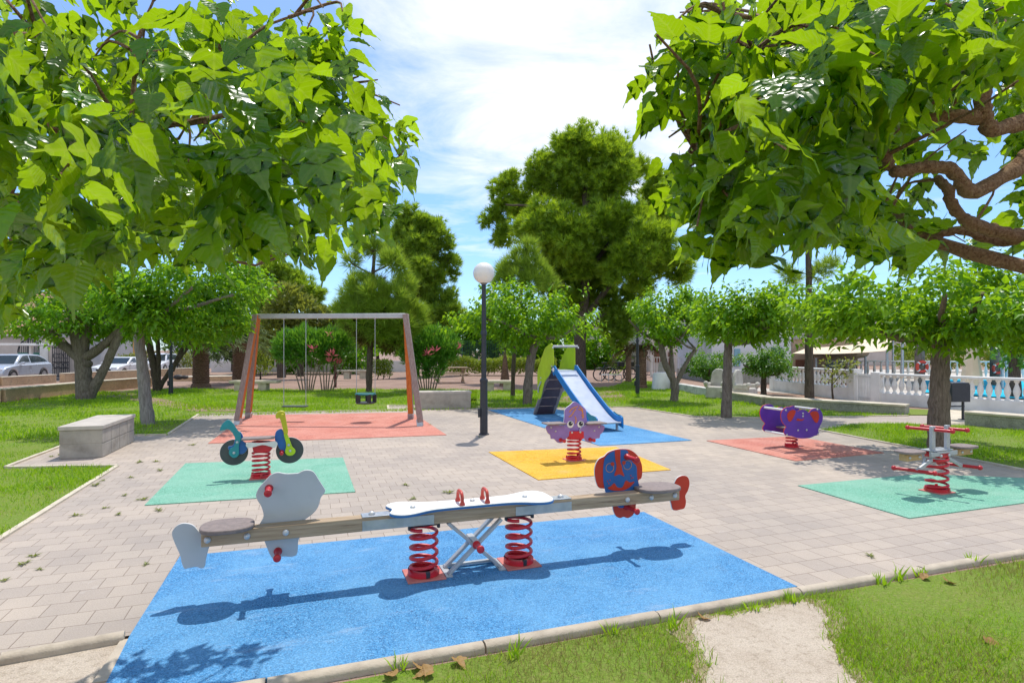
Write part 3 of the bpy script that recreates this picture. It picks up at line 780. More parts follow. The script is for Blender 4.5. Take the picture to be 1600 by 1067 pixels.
for sx in (-1, 1):
    x0 = sx * sw / 2 - .014
    MB().prism(rail, x0, x0 + .028, 'yz').build('side_rail', cyanbd, slide, smooth=40, bevel=.005)
    MB().prism([(-.02, .05), (-.03, .16), (-.02, .27), (.06, .305), (.22, .315), (.36, .36), (.40, .30), (.3, .2), (.2, .1)], x0 - .004 if sx < 0 else x0 + .0285, x0 - .0005 if sx < 0 else x0 + .032, 'yz').build('rail_end', tealbd, slide, smooth=40)
    # lime side panel: traced, it shields the top of the ladder
    x1 = sx * (sw / 2 + .02)
    pan = [slz(px, py, x1) for px, py in (((857, 540), (864, 538), (866, 570), (862, 572), (860, 584), (851, 598), (846, 620), (842, 621), (840.6, 582), (846.8, 561), (852, 545)) if sx < 0 else ((897, 538.6), (898, 570), (898, 583), (886, 584), (873, 583), (875.7, 567), (879.8, 555), (888, 541)))]
    MB().prism(smooth_loop(pan, 3), min(x1, x1 + sx * .018), max(x1, x1 + sx * .018), 'yz').build('top_panel', limebd, slide, smooth=40, bevel=.004)
    s_post = [(LT + .98, .0), (LT + .48, ZT)]
    MB().bar((sx * (sw / 2 - .045), LT + 1.30, .01), (sx * (sw / 2 - .045), LT + .36, ZT), .05, .1, (1, 0, 0)).build('ladder_stringer', postw, slide, bevel=.006)
    MB().tube([(x1 + sx * .03, LT + .86, ZT - .55), (x1 + sx * .05, LT + .80, ZT - .42), (x1 + sx * .03, LT + .68, ZT - .28)], .018, 8).build('grab_handle', alum, slide)
    for by_, bz_ in ((LT - .0, ZT + .52), (LT + .06, ZT + .1), (LT + .72, ZT - .2)):
        MB().ball((x1 + sx * .02, by_, bz_), .02, 10).build('bolt', boltm, slide)
for k in range(5):
    t = (k + .5) / 5
    MB().bar((-(sw / 2 - .07), LT + 1.30 - .94 * t - .02, ZT * t), ((sw / 2 - .07), LT + 1.30 - .94 * t - .02, ZT * t), .03, ZT / 5 * 1.16, (0, -.57, .82)).build('ladder_board', ladderm, slide, bevel=.004)
MB().tube([(-sw / 2 - .03, LT + .02, ZT + .55), (sw / 2 + .03, LT + .02, ZT + .55)], .028, 12).build('top_bar', alum, slide)
MB().box((0, LT + .3, ZT - .03), (sw - .1, .6, .03)).build('platform', ladderm, slide)
MB().box((-W, .15, .08), (.04, .04, .16)).box((W, .15, .08), (.04, .04, .16)).build('chute_leg', alum, slide)
MB().ball((-sw / 2 - .02, LT + .02, ZT + .02), .05, 12, sq=(.4, 1, 1)).ball((sw / 2 + .02, LT + .02, ZT + .02), .05, 12, sq=(.4, 1, 1)).build('corner_cap', whitep, slide)

# --- swing frame
LFf, RFf = gp(371, 665), gp(657, 667)
LB, RB = gp(388, 654), gp(642, 655.8)
tl = Vector(aty(401, 491, (LFf[1] + LB[1]) / 2)); tr_ = Vector(aty(634, 497, (RFf[1] + RB[1]) / 2))
zb = (tl.z + tr_.z) / 2; tl.z = tr_.z = zb
mid = (tl + tr_) / 2
swf = thing('playground_swing', 'timber swing frame with silver top bar and splayed orange-sided legs', 'swing frame', (mid.x, mid.y, .024))
o_ = Vector((mid.x, mid.y, .024)); orangew = m_wood('orange_faced_timber', (.62, .20, .05), (.46, .13, .03), along=(12, 12, .8), crack=.68)
for (fx, fy), top_ in ((LFf, tl), (LB, tl), (RFf, tr_), (RB, tr_)):
    sgn = -1 if fy < mid.y else 1
    lg = MB().bar(Vector((fx, fy, .1)) - o_, top_ + Vector((0, .035 * sgn, .03)) - o_, .12, .12, (1, 0, 0))
    for fi, fa in enumerate(lg.f):
        a_, b_, c_ = (Vector(lg.v[k]) for k in fa[:3]); nn = (b_ - a_).cross(c_ - a_).normalized()
        ctr = sum((Vector(lg.v[k]) for k in fa), Vector()) / len(fa); axis_c = sum((Vector(v) for v in lg.v), Vector()) / 8
        if (ctr - axis_c).dot(nn) < 0: nn = -nn
        if fx < mid.x and nn.x > .6 or (fx > mid.x and fy > mid.y and (nn.y < -.6 or nn.x < -.6)): lg.m[fi] = 1  # orange on left legs' right sides, right back leg's front and left sides
    lg.build('leg', [postw, orangew], swf, bevel=.012, seg=3)
    q = (top_ - Vector((fx, fy, 0))).normalized()
    MB().bar(Vector((fx, fy, 0.0)) - o_, Vector((fx, fy, 0)) + q * .16 - o_, .126, .126, (1, 0, 0)).build('leg_shoe', steel, swf, bevel=.005)
MB().bar(tl - o_, tr_ - o_, .09, .11).build('top_bar', alum, swf, bevel=.01)
for t_ in (tl, tr_):
    for dy in (-.075, .075):
        for dz in (-.13, -.03): MB().ball(t_ + Vector((0, dy, dz)) - o_, .026, 10).build('bolt', boltm, swf)
def on_bar(px):
    k = (px - CX) / F; t = (k * tl.y - tl.x) / ((tr_.x - tl.x) - k * (tr_.y - tl.y)); return tl + (tr_ - tl) * t
s_sw = thing('flat_swing', 'flat dark swing seat hanging on two thin chains', 'swing', (on_bar(461).x, on_bar(461).y, 0.0))
a_, b_ = on_bar(443.5), on_bar(478); so = s_sw.location
zf = H - (634.5 - HZ) / F * a_.y
for e in (a_, b_):
    MB().tube([Vector((e.x, e.y, zf)) - so, Vector((e.x, e.y, zb - .05)) - so], .008, 6).ball(Vector((e.x, e.y, zb - .05)) - so, .025, 8).build('chain', steel, s_sw)
MB().box((0, 0, zf), ((b_ - a_).length + .04, .18, .03)).build('seat', M('swing_rubber', (.05, .075, .075), .6), s_sw, bevel=.01)
t_sw = thing('toddler_swing', 'cradle swing seat for toddlers with teal rim hanging near the right leg', 'swing', (on_bar(571).x, on_bar(571).y, 0.0))
a_, b_ = on_bar(557), on_bar(586); so = t_sw.location; tc = M('teal_rubber', (.02, .2, .2), .5)
zr = H - (615.5 - HZ) / F * a_.y; zl = H - (629 - HZ) / F * a_.y; hw = (b_ - a_).length / 2
for e in (a_, b_):
    MB().tube([Vector((e.x, e.y, zr)) - so, Vector((e.x, e.y, zb - .05)) - so], .007, 6).ball(Vector((e.x, e.y, zb - .05)) - so, .025, 8).build('chain', steel, t_sw)
P = [(hw * math.cos(i * math.pi / 12), .17 * math.sin(i * math.pi / 12), zr) for i in range(24)]
MB().tube(P, .022, 8, closed=True).build('rim', tc, t_sw)
MB().lathe([(hw * .95, zl - .02), (hw, zl), (hw * .95, zl + .02)], n=20).build('seat', tyrebd, t_sw)
m = MB()
for i in range(5): m.bar((hw * .95 * math.cos(i * 1.2566 + .3), .17 * math.sin(i * 1.2566 + .3), zl), (hw * .95 * math.cos(i * 1.2566 + .3), .17 * math.sin(i * 1.2566 + .3), zr), .05, .08, (1, 0, 0))
m.build('strap', black, t_sw)

# --- lamp posts
gx, gy = gp(756, 680)
globem = M('opal_globe', (.82, .79, .74), .3, (.78, .75, .70), 3)
def lamp(px, py, label):
    x, y = gp(px, py)
    t = thing('lamp_post', label, 'street lamp', (x, y, .014), 0, 'globe lamp posts')
    MB().cyl((0, 0, 0), (0, 0, 1.02), .075, .07, 16).lathe([(.1, 0), (.1, .02), (.08, .03)], (0, 0, 0), 20).build('lower_post', darkm, t)
    MB().cyl((0, 0, 1.02), (0, 0, 2.9), .05, .04, 14).lathe([(.06, 1.9), (.06, 1.96), (.045, 1.99)], n=14).lathe([(.078, 1.0), (.078, 1.05), (.05, 1.08)], n=14).build('upper_post', darkm, t)
    MB().box((-.085, -.02, .42), (.05, .09, .17)).build('fuse_box', darkm, t, bevel=.006)
    MB().lathe([(.05, 2.86), (.085, 2.9), (.09, 2.94), (.07, 2.955)], n=18).build('globe_holder', M('holder', (.16, .15, .15), .5), t)
    MB().ball((0, 0, 3.08), .205, 36).build('globe', globem, t, smooth=80)
    return t
lp = lamp(756, 680, 'dark lamp post with white globe standing alone on the paving beside the slide')
# ---------------------------------------------------------------- plant kit
LM_T = np.array([(0, 0, 0), (-.30, .30, .08), (.30, .30, .08), (0, .34, .0), (-.17, .60, .0), (.17, .60, .0), (0, .66, -.07), (0, 1.08, -.26)])
LM_F = [(0, 3, 1), (0, 2, 3), (1, 3, 6), (1, 6, 4), (3, 2, 5), (3, 5, 6), (4, 6, 7), (6, 5, 7)]
LS_T = np.array([(0, 0, 0), (-.22, .45, .04), (.22, .45, .04), (0, 1, -.1)])
LS_F = [(0, 2, 1), (1, 2, 3)]
LN_T = np.array([(0, 0, 0), (-.085, .4, .02), (.085, .4, .02), (0, 1, -.06)])
LN_F = [(0, 2, 1), (1, 2, 3)]
def tuft(n, w, seed, spread=1.0):
    g = np.random.default_rng(seed); v = []; f = []
    for i in range(n):
        d = np.array([g.normal() * spread, 1.0, g.normal() * spread]); d /= np.linalg.norm(d)
        s = np.cross(d, g.normal(size=3)); s /= np.linalg.norm(s)
        L_ = g.uniform(.75, 1.05); o = d * g.uniform(0, .15)
        b = len(v); v += [o - s * w, o + s * w, d * L_]; f.append((b, b + 1, b + 2))
    return np.array(v), f
TU1, TF1 = tuft(13, .055, 1, .7)
TU2, TF2 = tuft(12, .026, 2, .42)
def near_leaf(outl, seed, teeth=.012, n_curl=.40):
    pts = []
    for (a, b) in zip(outl, outl[1:]):
        for k in range(2):
            t = k / 2; pts.append([a[0] + (b[0] - a[0]) * t, a[1] + (b[1] - a[1]) * t])
    pts.append(list(outl[-1])); pts = np.array(pts, float)
    for i in range(1, len(pts) - 1):
        if i % 2: pts[i, 1] += teeth; pts[i, 0] += teeth
        else: pts[i, 1] -= teeth * .6
    g = np.random.default_rng(seed); n = len(pts)
    ym = np.linspace(0, 1, n); ym = .5 * ym + .5 * np.maximum.accumulate(np.clip(pts[:, 0], 0, 1))
    v = []; uv = []; f = []
    def zz(x, y): return .30 * abs(x) - n_curl * y * y + .022 * math.sin(22 * (y - .7 * abs(x))) - .35 * x * x
    for i in range(n): v.append((0, ym[i], zz(0, ym[i]))); uv.append((0, ym[i]))
    for s in (-1, 1):
        b = len(v)
        for i in range(n):
            for t in (.5, 1):
                x = s * pts[i, 1] * t * (1 if s > 0 else g.uniform(.9, 1.0)); y = ym[i] * (1 - t) + pts[i, 0] * t
                v.append((x, y, zz(x, y) + g.normal() * .004)); uv.append((x, y))
        for i in range(n - 1):
            m0, m1, a0, a1, c0, c1 = i, i + 1, b + 2 * i, b + 2 * i + 2, b + 2 * i + 1, b + 2 * i + 3
            q = [(m0, a0, a1), (m0, a1, m1), (a0, c0, c1), (a0, c1, a1)]
            f += [(x, y, z) if s > 0 else (x, z, y) for x, y, z in q]
    b = len(v)                       # leaf stalk
    v += [(-.011, .01, 0), (.011, .01, 0), (-.009, -.18, .03), (.009, -.18, .03), (0, -.34, .11)]; uv += [(.2, .2)] * 5
    f += [(b, b + 1, b + 3), (b, b + 3, b + 2), (b + 2, b + 3, b + 4)]
    return np.array(v), f, uv
NL = [near_leaf([(0, 0), (-.06, .10), (-.03, .23), (.08, .33), (.25, .35), (.42, .29), (.60, .20), (.76, .11), (.92, .035), (1.08, 0)], 1),
      near_leaf([(0, 0), (-.05, .13), (.0, .26), (.12, .35), (.28, .43), (.47, .45), (.36, .20), (.50, .24), (.66, .18), (.82, .08), (.96, .02), (1.1, 0)], 2),
      near_leaf([(0, 0), (-.05, .14), (.02, .28), (.14, .38), (.29, .46), (.20, .2), (.34, .33), (.50, .41), (.62, .39), (.46, .15), (.62, .19), (.78, .11), (.93, .025), (1.1, 0)], 3)]

lf_near = m_leaf('mulberry_leaf_near', (.011, .068, .003), (.045, .175, .005), (.44, .68, .006), .56, .26, .028, True)
lf_mul = m_leaf('mulberry_leaf', (.034, .135, .005), (.15, .36, .010), (.42, .68, .014), .48, .34, .02)
lf_mul2 = m_leaf('mulberry_leaf_deep', (.030, .13, .006), (.125, .33, .010), (.36, .64, .015), .48, .34, .02)
lf_cit = m_leaf('citrus_leaf', (.025, .12, .007), (.09, .26, .010), (.26, .48, .015), .4, .35, .03)
lf_ole = m_leaf('oleander_leaf', (.03, .15, .012), (.10, .32, .02), (.26, .52, .03), .38, .4, .03)
lf_hedge = m_leaf('hedge_leaf', (.10, .17, .012), (.26, .34, .022), (.44, .54, .04), .4, .5, .02)
lf_yel = m_leaf('yellow_green_leaf', (.09, .13, .015), (.22, .26, .03), (.42, .46, .05), .4, .5, .03)
lf_olive = m_leaf('olive_leaf', (.06, .095, .03), (.12, .17, .055), (.22, .30, .08), .35, .6, .015)
ndl = m_leaf('pine_needle', (.065, .17, .006), (.28, .43, .014), (.54, .74, .02), .46, .6, .02)
ndl_d = m_leaf('pine_needle_dark', (.065, .16, .010), (.26, .41, .02), (.50, .70, .03), .46, .6, .02)
ndl_y = m_leaf('young_pine_needle', (.10, .21, .012), (.30, .44, .03), (.50, .68, .05), .45, .6, .02)
ndl_b = m_leaf('dead_needle', (.06, .042, .02), (.17, .11, .045), (.24, .16, .04), .2, .8, .0)
petal = m_leaf('pink_petal', (.55, .06, .12), (.75, .16, .22), (.7, .2, .25), .4, .6, .02)
grassm = m_leaf('grass_blade', (.12, .27, .005), (.30, .49, .010), (.50, .76, .015), .45, .55, .02)
grassd = m_leaf('dry_grass_blade', (.26, .20, .07), (.40, .33, .12), (.4, .34, .12), .35, .7, .0)
bark = m_bark('grey_bark', (.17, .14, .115), (.29, .25, .21))
barkd = m_bark('dark_bark', (.085, .065, .05), (.16, .13, .10))
barkb = m_bark('brown_mulberry_bark', (.30, .175, .095), (.52, .36, .21), 9, (9, 9, 9))
barkp = m_bark('palm_trunk_bark', (.17, .10, .065), (.34, .22, .15), 4, (4, 4, 9))
barkg = m_bark('bleached_bark', (.27, .245, .23), (.42, .39, .37), 7, (7, 7, .6))
woodst = M('shrub_stem', (.16, .12, .09), .85, (.26, .2, .15), 9)

def limb(mb, path, r0, r1, n=9, knob=.0, seed=0, sub=6):
    g = np.random.default_rng(seed); P = smooth_path(path, sub); k = len(P)
    rs = [(r0 + (r1 - r0) * (i / (k - 1)) ** .8) * (1 + knob * g.normal()) for i in range(k)]
    P = [p + g.normal(size=3) * r0 * knob * .6 * (0 if i == 0 else 1) for i, p in enumerate(P)]
    mb.tube(P, rs, n); return P

def shoots(g, ends, cen, nleaf, slen, lsize, down=.55, un=1.0, sn=.6):
    """leaf positions/orientations along short curved shoots that reach each end point"""
    n = len(ends); out = ends - cen; out[:, 2] *= .6; out = nrm(out)
    sd = nrm(out * .8 + np.array([0, 0, .75]) + g.normal(size=(n, 3)) * .35)
    t = np.linspace(.12, 1, nleaf)[None, :, None]
    P = ends[:, None] - sd[:, None] * slen * (1 - t) + np.array([0, 0, -.22]) * slen * (t ** 2)
    az = np.arange(nleaf)[None, :] * 2.4 + g.uniform(0, 6.28, (n, 1))
    e1 = nrm(np.cross(sd, np.array([.13, .2, 1.0]))); e2 = np.cross(sd, e1)
    sdir = e1[:, None] * np.cos(az)[..., None] + e2[:, None] * np.sin(az)[..., None]
    d = sdir * .85 + sd[:, None] * .35 + out[:, None] * .25; d[..., 2] -= down + g.uniform(-.2, .35, d.shape[:2])
    d = nrm(d).reshape(-1, 3)
    nn = np.array([0, 0, un]) + sdir.reshape(-1, 3) * sn + g.normal(size=(n * nleaf, 3)) * .42
    P = (P + sdir * .03).reshape(-1, 3)
    S = lsize * g.uniform(.6, 1.15, len(P)) * np.tile(np.linspace(1.05, .7, nleaf), n)
    return P, mats_from(d, nn), S

def crown_pts(g, n, c, r, lump=.14, inner=.55, flat=0.0):
    d = nrm(g.normal(size=(n, 3)))
    rad = inner + (1 - inner) * g.uniform(0, 1, n) ** .5
    ph = g.uniform(0, 6.28, 6)
    lm = 1 + lump * (np.sin(d[:, 0] * 5 + ph[0]) + np.sin(d[:, 1] * 6 + ph[1]) * .8 + np.sin(d[:, 2] * 5 + d[:, 0] * 4 + ph[2]) * .8)
    P = d * (rad * lm)[:, None]
    if flat: P[:, 2] = np.where(P[:, 2] < 0, P[:, 2] * flat, P[:, 2])
    return P * np.array(r) + np.array(c)

def mulberry(label, px, py, trunk, crown, tr=.13, nsh=330, nleaf=11, lsize=.17, seed=1, stems=None, leafm=None, barkm=None, slen=.5, flat=.7, group='pruned mulberry trees', name='mulberry_tree', limbs=6, cat='tree', knob=.05):
    x, y = gp(px, py); g = np.random.default_rng(seed)
    t = thing(name, label, cat, (x, y, 0), 0, group); o = np.array([x, y, 0.])
    W = lambda p: np.array(aty(p[0], p[1], y + (p[2] if len(p) > 2 else 0))) - o
    ccx, ccy, rx, rz = crown
    nsh = int(nsh * 1.35); c = W((ccx, ccy)); s = y / F; r = np.array([rx * s, rx * s * .95, rz * s])
    mb = MB(); ends_ = []
    for st in (stems or [trunk]):
        P = [W(p) for p in st]; rr = tr if not stems else tr * (1 if st is stems[0] else .62)
        flare = [P[0] + np.array([0, 0, -.05])] + P
        Q = limb(mb, flare, rr * 1.12, rr * .68, 12, knob, seed); ends_.append((Q[-1], rr * .68))
    for i in range(limbs):
        e, rr = ends_[i % len(ends_)]
        a = 6.28 * i / limbs + g.uniform(-.3, .3); k = g.uniform(.55, .85)
        tgt = np.array([c[0] + math.cos(a) * r[0] * k, c[1] + math.sin(a) * r[1] * k, c[2] - r[2] * g.uniform(.0, .35)])
        m1 = e * .55 + tgt * .45 + np.array([0, 0, -.06 * r[0]]) + g.normal(size=3) * .07
        limb(mb, [e - np.array([0, 0, .04]), m1, tgt], rr * .72, rr * .3, 8, .1, seed + i)
    mb.build('trunk', barkm or bark, t, smooth=70)
    kb = 28; bc = crown_pts(g, kb, c, r * np.array([.88, .88, .84]), .12, .62, flat)
    br = g.uniform(.24, .42, kb); qb = g.integers(0, kb, nsh)
    E = bc[qb] + nrm(g.normal(size=(nsh, 3))) * (br[qb] * g.uniform(.3, 1, nsh) ** .5)[:, None] * np.array([r[0], r[0], max(r[2], r[0] * .5)])
    k_ = nsh // 7; E[:k_, 2] += r[2] * .35 * g.uniform(0, 1, k_) * (E[:k_, 2] > c[2])
    P, Mx, S = shoots(g, E, c, nleaf, slen, lsize)
    inst('crown', LM_T, LM_F, Mx, P, S, leafm or lf_mul, t)
    return t

def blobtree(name, label, cat, px, py, trunks, blobs, tv, tf, mat, dens, size, tr=.15, barkm=None, seed=3, group=None, Y=None, up=.35, extra=None, noise_=.5, squash=.9, sub=False):
    """crown built of separate foliage masses, each a shell of tufts or leaves"""
    if Y is None: x, y = gp(px, py)
    else: y = Y; x = (px - CX) / F * Y
    g = np.random.default_rng(seed); t = thing(name, label, cat, (x, y, ground_z(x, y)), 0, group); o = np.array([x, y, ground_z(x, y)])
    W = lambda p: np.array(aty(p[0], p[1], y + (p[2] if len(p) > 2 else 0))) - o
    mb = MB()
    for i, tk in enumerate(trunks):
        w0, w1 = tk[0]
        limb(mb, [W(p) for p in tk[1:]], w0, w1, 10, .04, seed + i)
    if mb.v: mb.build('trunk', barkm or barkd, t, smooth=70)
    def cloud(bl, nm, mt):
        PP = []; DD = []
        for b in bl:
            r = b[2] * y / F; c = W((b[0], b[1], b[3] if len(b) > 3 else 0)); n = max(9, int(dens * 12.6 * r * r))
            d = nrm(g.normal(size=(n, 3))); ph = g.uniform(0, 6.28, 4)
            lm = 1 + .13 * (np.sin(d[:, 0] * 6 + ph[0]) + np.sin(d[:, 1] * 7 + ph[1]) + np.sin(d[:, 2] * 7 + ph[2]))
            rad = r * lm * (.55 + .45 * g.uniform(0, 1, n) ** .40)
            if sub:      # the mass is itself made of smaller bunches pointing outwards
                k = 16; dc = nrm(g.normal(size=(k, 3)) + np.array([0, 0, .25])); q = g.integers(0, k, n); jit = g.uniform(.62, 1.0, k)
                dl_ = nrm(g.normal(size=(n, 3)))
                P = dc[q] * (r * .80 * jit[q])[:, None] + dl_ * (r * .36 * g.uniform(0, 1, n) ** .5)[:, None] + dc[q] * (g.uniform(-.3, .25, n) * r)[:, None]
                P = P * np.array([1, 1, squash]) + c; d = nrm(dc[q] * .8 + dl_ * .8)
            else: P = d * rad[:, None] * np.array([1, 1, squash]) + c
            PP.append(P); DD.append(d)
        P = np.concatenate(PP); D = np.concatenate(DD)
        dd = nrm(D + np.array([0, 0, up]) + g.normal(size=P.shape) * noise_)
        S = size * g.uniform(.65, 1.2, len(P))
        return inst(nm, tv, tf, mats_from(dd, g.normal(size=P.shape) + np.array([0, 0, .8])), P, S, mt, t)
    cloud(blobs, 'crown', mat)
    for nm, bl, mt in (extra or []):
        if nm == 'flowers': [cloud([b], 'flower_cluster', mt) for b in bl]
        else: cloud(bl, nm, mt)
    return t

# ------------------------------------------------------------------- trees
cpx = cv(730, 190, 2.884); c3 = cv(500, 300, 4.85)
def B(conv, k, L_): return [(conv((x, y))[0][0], conv((x, y))[0][1], r / k, dy) for x, y, r, dy in L_]
big = B(cpx, 2.884, [(540, 170, 165, 0), (470, 130, 100, 0), (620, 170, 120, .4), (345, 215, 80, .8), (300, 290, 70, 1), (430, 260, 120, .5), (650, 260, 130, -.5), (720, 240, 90, .6), (360, 450, 120, -1.6), (300, 480, 90, -1), (450, 530, 110, -2), (480, 590, 90, -1.8), (520, 380, 70, 1.5),
    (610, 455, 100, -1.6), (740, 440, 90, -1.4), (560, 330, 110, .6), (830, 590, 125, -2.2), (880, 540, 60, -2), (700, 670, 95, -2), (780, 690, 80, -2), (955, 660, 80, -1.2), (900, 640, 80, -1.4), (165, 330, 80, 1.4), (190, 270, 50, 1.3), (120, 450, 62, 1.6), (170, 520, 60, 1.4), (240, 400, 70, 1.2), (860, 320, 85, 1.2), (900, 450, 62, 1.3), (860, 400, 80, 1.0), (840, 250, 50, 1.2), (420, 650, 90, .4), (650, 590, 90, .8), (550, 560, 80, 1.6), (640, 400, 80, 1.4), (450, 720, 90, .3), (530, 700, 90, .8), (600, 690, 80, .5), (440, 800, 85, .2), (520, 820, 80, .9), (610, 770, 75, .8), (390, 600, 80, -.4), (500, 640, 90, -.8), (560, 480, 80, -.6), (690, 520, 80, .2), (720, 600, 80, -.4), (380, 730, 70, .2), (770, 770, 70, 0)])
blobtree('pine_tree', 'tallest pine with broad domed crown and dark trunk behind the slide', 'tree', 906, 598,
    [((.34, .2), (906, 600), (906, 540), (912, 470), (918, 380), (915, 270)), ((.2, .06), (908, 520), (880, 450), (850, 380)), ((.2, .06), (910, 500), (960, 440), (1010, 400)), ((.16, .05), (914, 430), (960, 370), (990, 330)), ((.13, .04), (916, 400), (850, 330), (790, 320)), ((.14, .05), (910, 520), (1000, 450), (1060, 420))],
    big, TU1, TF1, ndl, 44, .38, sub=True, barkm=barkd, seed=11, group='pine trees',
    extra=[('low_branches', B(cpx, 2.884, [(650, 830, 70, .3), (690, 890, 75, .2), (630, 930, 60, .4), (740, 930, 50, .2), (690, 970, 55, .3)]), ndl_d)])
blobtree('pine_tree', 'rounded dark pine behind the swing frame and the pink-flowered shrub', 'tree', 650, 586,
    [((.24, .1), (650, 590), (648, 500), (655, 420), (650, 350)), ((.1, .04), (650, 470), (690, 420), (705, 400)), ((.1, .04), (650, 450), (620, 400), (610, 380))],
    [(640, 345, 26, 0), (655, 350, 24, 0), (668, 362, 26, 0), (632, 368, 24, 0), (652, 385, 30, -.6), (686, 372, 22, 0), (690, 395, 22, 0), (704, 410, 16, .5), (708, 430, 10, .5), (624, 395, 22, .5), (655, 424, 32, -1), (675, 440, 25, 0), (640, 440, 24, .4), (680, 475, 36, -.8), (700, 490, 24, -.4), (650, 465, 28, .6), (685, 505, 28, -.5), (655, 505, 24, .5), (620, 365, 14, .6), (607, 390, 12, .6)],
    TU1, TF1, ndl_d, 30, .44, sub=True, seed=12, group='pine trees')
blobtree('pine_tree', 'young pine with long pale needles and open branches behind the cradle swing', 'tree', 576, 613,
    [((.125, .1), (576, 614), (578, 560), (580, 500), (582, 440)), ((.09, .03), (582, 440), (585, 390), (585, 345)), ((.04, .015), (584, 395), (565, 375), (562, 365)), ((.04, .015), (584, 425), (610, 412), (622, 400)), ((.05, .015), (583, 430), (555, 415), (542, 405)), ((.045, .015), (582, 460), (630, 455), (636, 445)), ((.045, .015), (581, 480), (545, 480), (536, 478))],
    [(584, 388, 13, 0), (585, 360, 8, 0), (566, 392, 9, .3), (612, 408, 14, -.4), (625, 420, 9, -.3), (550, 408, 10, .2), (562, 446, 18, -.5), (584, 458, 17, -.8), (612, 464, 17, -.6), (632, 446, 13, .2), (547, 458, 13, .3), (538, 482, 13, .3), (560, 478, 16, 0), (600, 484, 20, -.7), (628, 480, 14, 0), (645, 486, 14, .2), (652, 502, 12, .2), (568, 498, 18, -.5), (625, 506, 18, -.4), (596, 512, 18, -.5), (548, 504, 13, 0), (640, 520, 10, 0), (615, 528, 12, -.2), (575, 522, 12, 0)],
    TU2, TF2, ndl_y, 85, .44, seed=13, group='pine trees', up=.7, noise_=.35, extra=[('old_needles', [(575, 490, 16, 0), (600, 500, 16, 0), (580, 520, 18, 0), (620, 515, 16, 0), (555, 505, 12, 0), (585, 440, 8, 0), (610, 532, 12, 0)], ndl_b)])
blobtree('pine_tree', 'small young pine poking up behind the mulberry and lamp globe', 'tree', 801, 620,
    [((.085, .05), (801, 621), (803, 560), (812, 480), (824, 375))],
    [(826, 385, 9, 0), (830, 402, 10, 0), (812, 398, 8, 0), (835, 416, 12, 0), (818, 420, 12, -.2), (800, 410, 10, 0), (790, 424, 12, 0), (806, 436, 14, -.2), (845, 432, 13, 0), (828, 440, 13, -.3), (785, 442, 12, .2), (860, 446, 8, 0)],
    TU2, TF2, ndl_y, 95, .38, seed=14, group='pine trees', up=.8, noise_=.35)
blobtree('pine_tree', 'slim straight pine trunk beyond the purple rider with tufts showing above the crowns', 'tree', 1265, 636,
    [((.14, .05), (1265, 637), (1264, 560), (1264, 470), (1263, 380), (1262, 330))],
    [(1225, 425, 7, 0), (1233, 432, 8, 0), (1242, 438, 9, 0), (1290, 418, 9, 0), (1300, 412, 7, 0), (1280, 428, 10, 0), (1262, 300, 18, 0), (1250, 320, 14, 0), (1280, 315, 14, 0)],
    TU2, TF2, ndl_y, 110, .32, seed=15, group='pine trees', up=.7, barkm=barkd)
blobtree('pine_tree', 'dark spreading pine far behind the swing frame, half hidden by foliage', 'tree', 440, 584,
    [((.3, .1), (440, 590), (438, 520), (445, 440))],
    [(430, 425, 30, 0), (455, 445, 26, 0), (410, 460, 26, 0), (478, 455, 20, 0), (497, 462, 14, 0), (440, 470, 30, 0), (395, 440, 22, 0), (485, 480, 16, 0), (420, 490, 24, 0)],
    TU1, TF1, ndl_d, 26, .48, sub=True, seed=16, group='pine trees')

mulberry('mulberry with a leaning trunk beside the slide, just right of the lamp post', 824, 633, [(824, 633), (826, 590), (832, 550), (842, 528)], (826, 488, 112, 54), .15, 420, seed=21, lsize=.19)
mulberry('mulberry with a trunk splitting low into a V, left of the straight-trunked mulberry', 1053, 628, None, (1044, 492, 74, 58), .13, 260, seed=22, lsize=.19,
         stems=[[(1053, 628), (1055, 605), (1050, 590), (1038, 565), (1032, 530)], [(1054, 604), (1066, 580), (1078, 558), (1088, 545)], [(1052, 598), (1050, 570), (1048, 540)]], limbs=6)
mulberry('mulberry with a straight grey trunk standing in the lawn behind the purple rider', 1135, 653, [(1135, 653), (1136, 610), (1137, 565), (1138, 535)], (1186, 486, 112, 54), .135, 420, seed=23, lsize=.175, slen=.42)
mulberry('nearest standing mulberry with a thick ridged trunk behind the four-seat rider', 1467, 707, [(1467, 707), (1467, 650), (1469, 590), (1470, 540), (1472, 520)], (1464, 464, 208, 74), .165, 640, seed=24, lsize=.165, slen=.36, limbs=8, flat=.85, barkm=m_bark('ridged_bark', (.20, .15, .11), (.35, .27, .21), 5, (9, 9, 1.2)))
mulberry('mulberry with a bleached leaning trunk at the lawn corner behind the concrete block', 231, 663, [(231, 664), (227, 620), (222, 570), (216, 520), (218, 505)], (296, 455, 140, 88), .135, 680, seed=25, lsize=.17, leafm=lf_mul2, barkm=barkg, slen=.45, limbs=7)
mulberry('old broad tree with a thick trunk forking in a wide V on the left lawn', 134, 625, None, (110, 472, 150, 66), .26, 600, seed=26, lsize=.2, leafm=lf_mul2, barkm=bark, slen=.55,
         stems=[[(134, 626), (132, 600), (128, 565), (125, 540), (112, 505), (112, 480)], [(132, 565), (95, 535), (72, 505), (60, 470)], [(136, 626), (150, 600), (168, 565), (188, 518), (200, 490)], [(130, 560), (150, 548), (178, 525), (190, 505)], [(128, 560), (136, 520), (140, 490)]], limbs=5, group=None, name='broadleaf_tree')
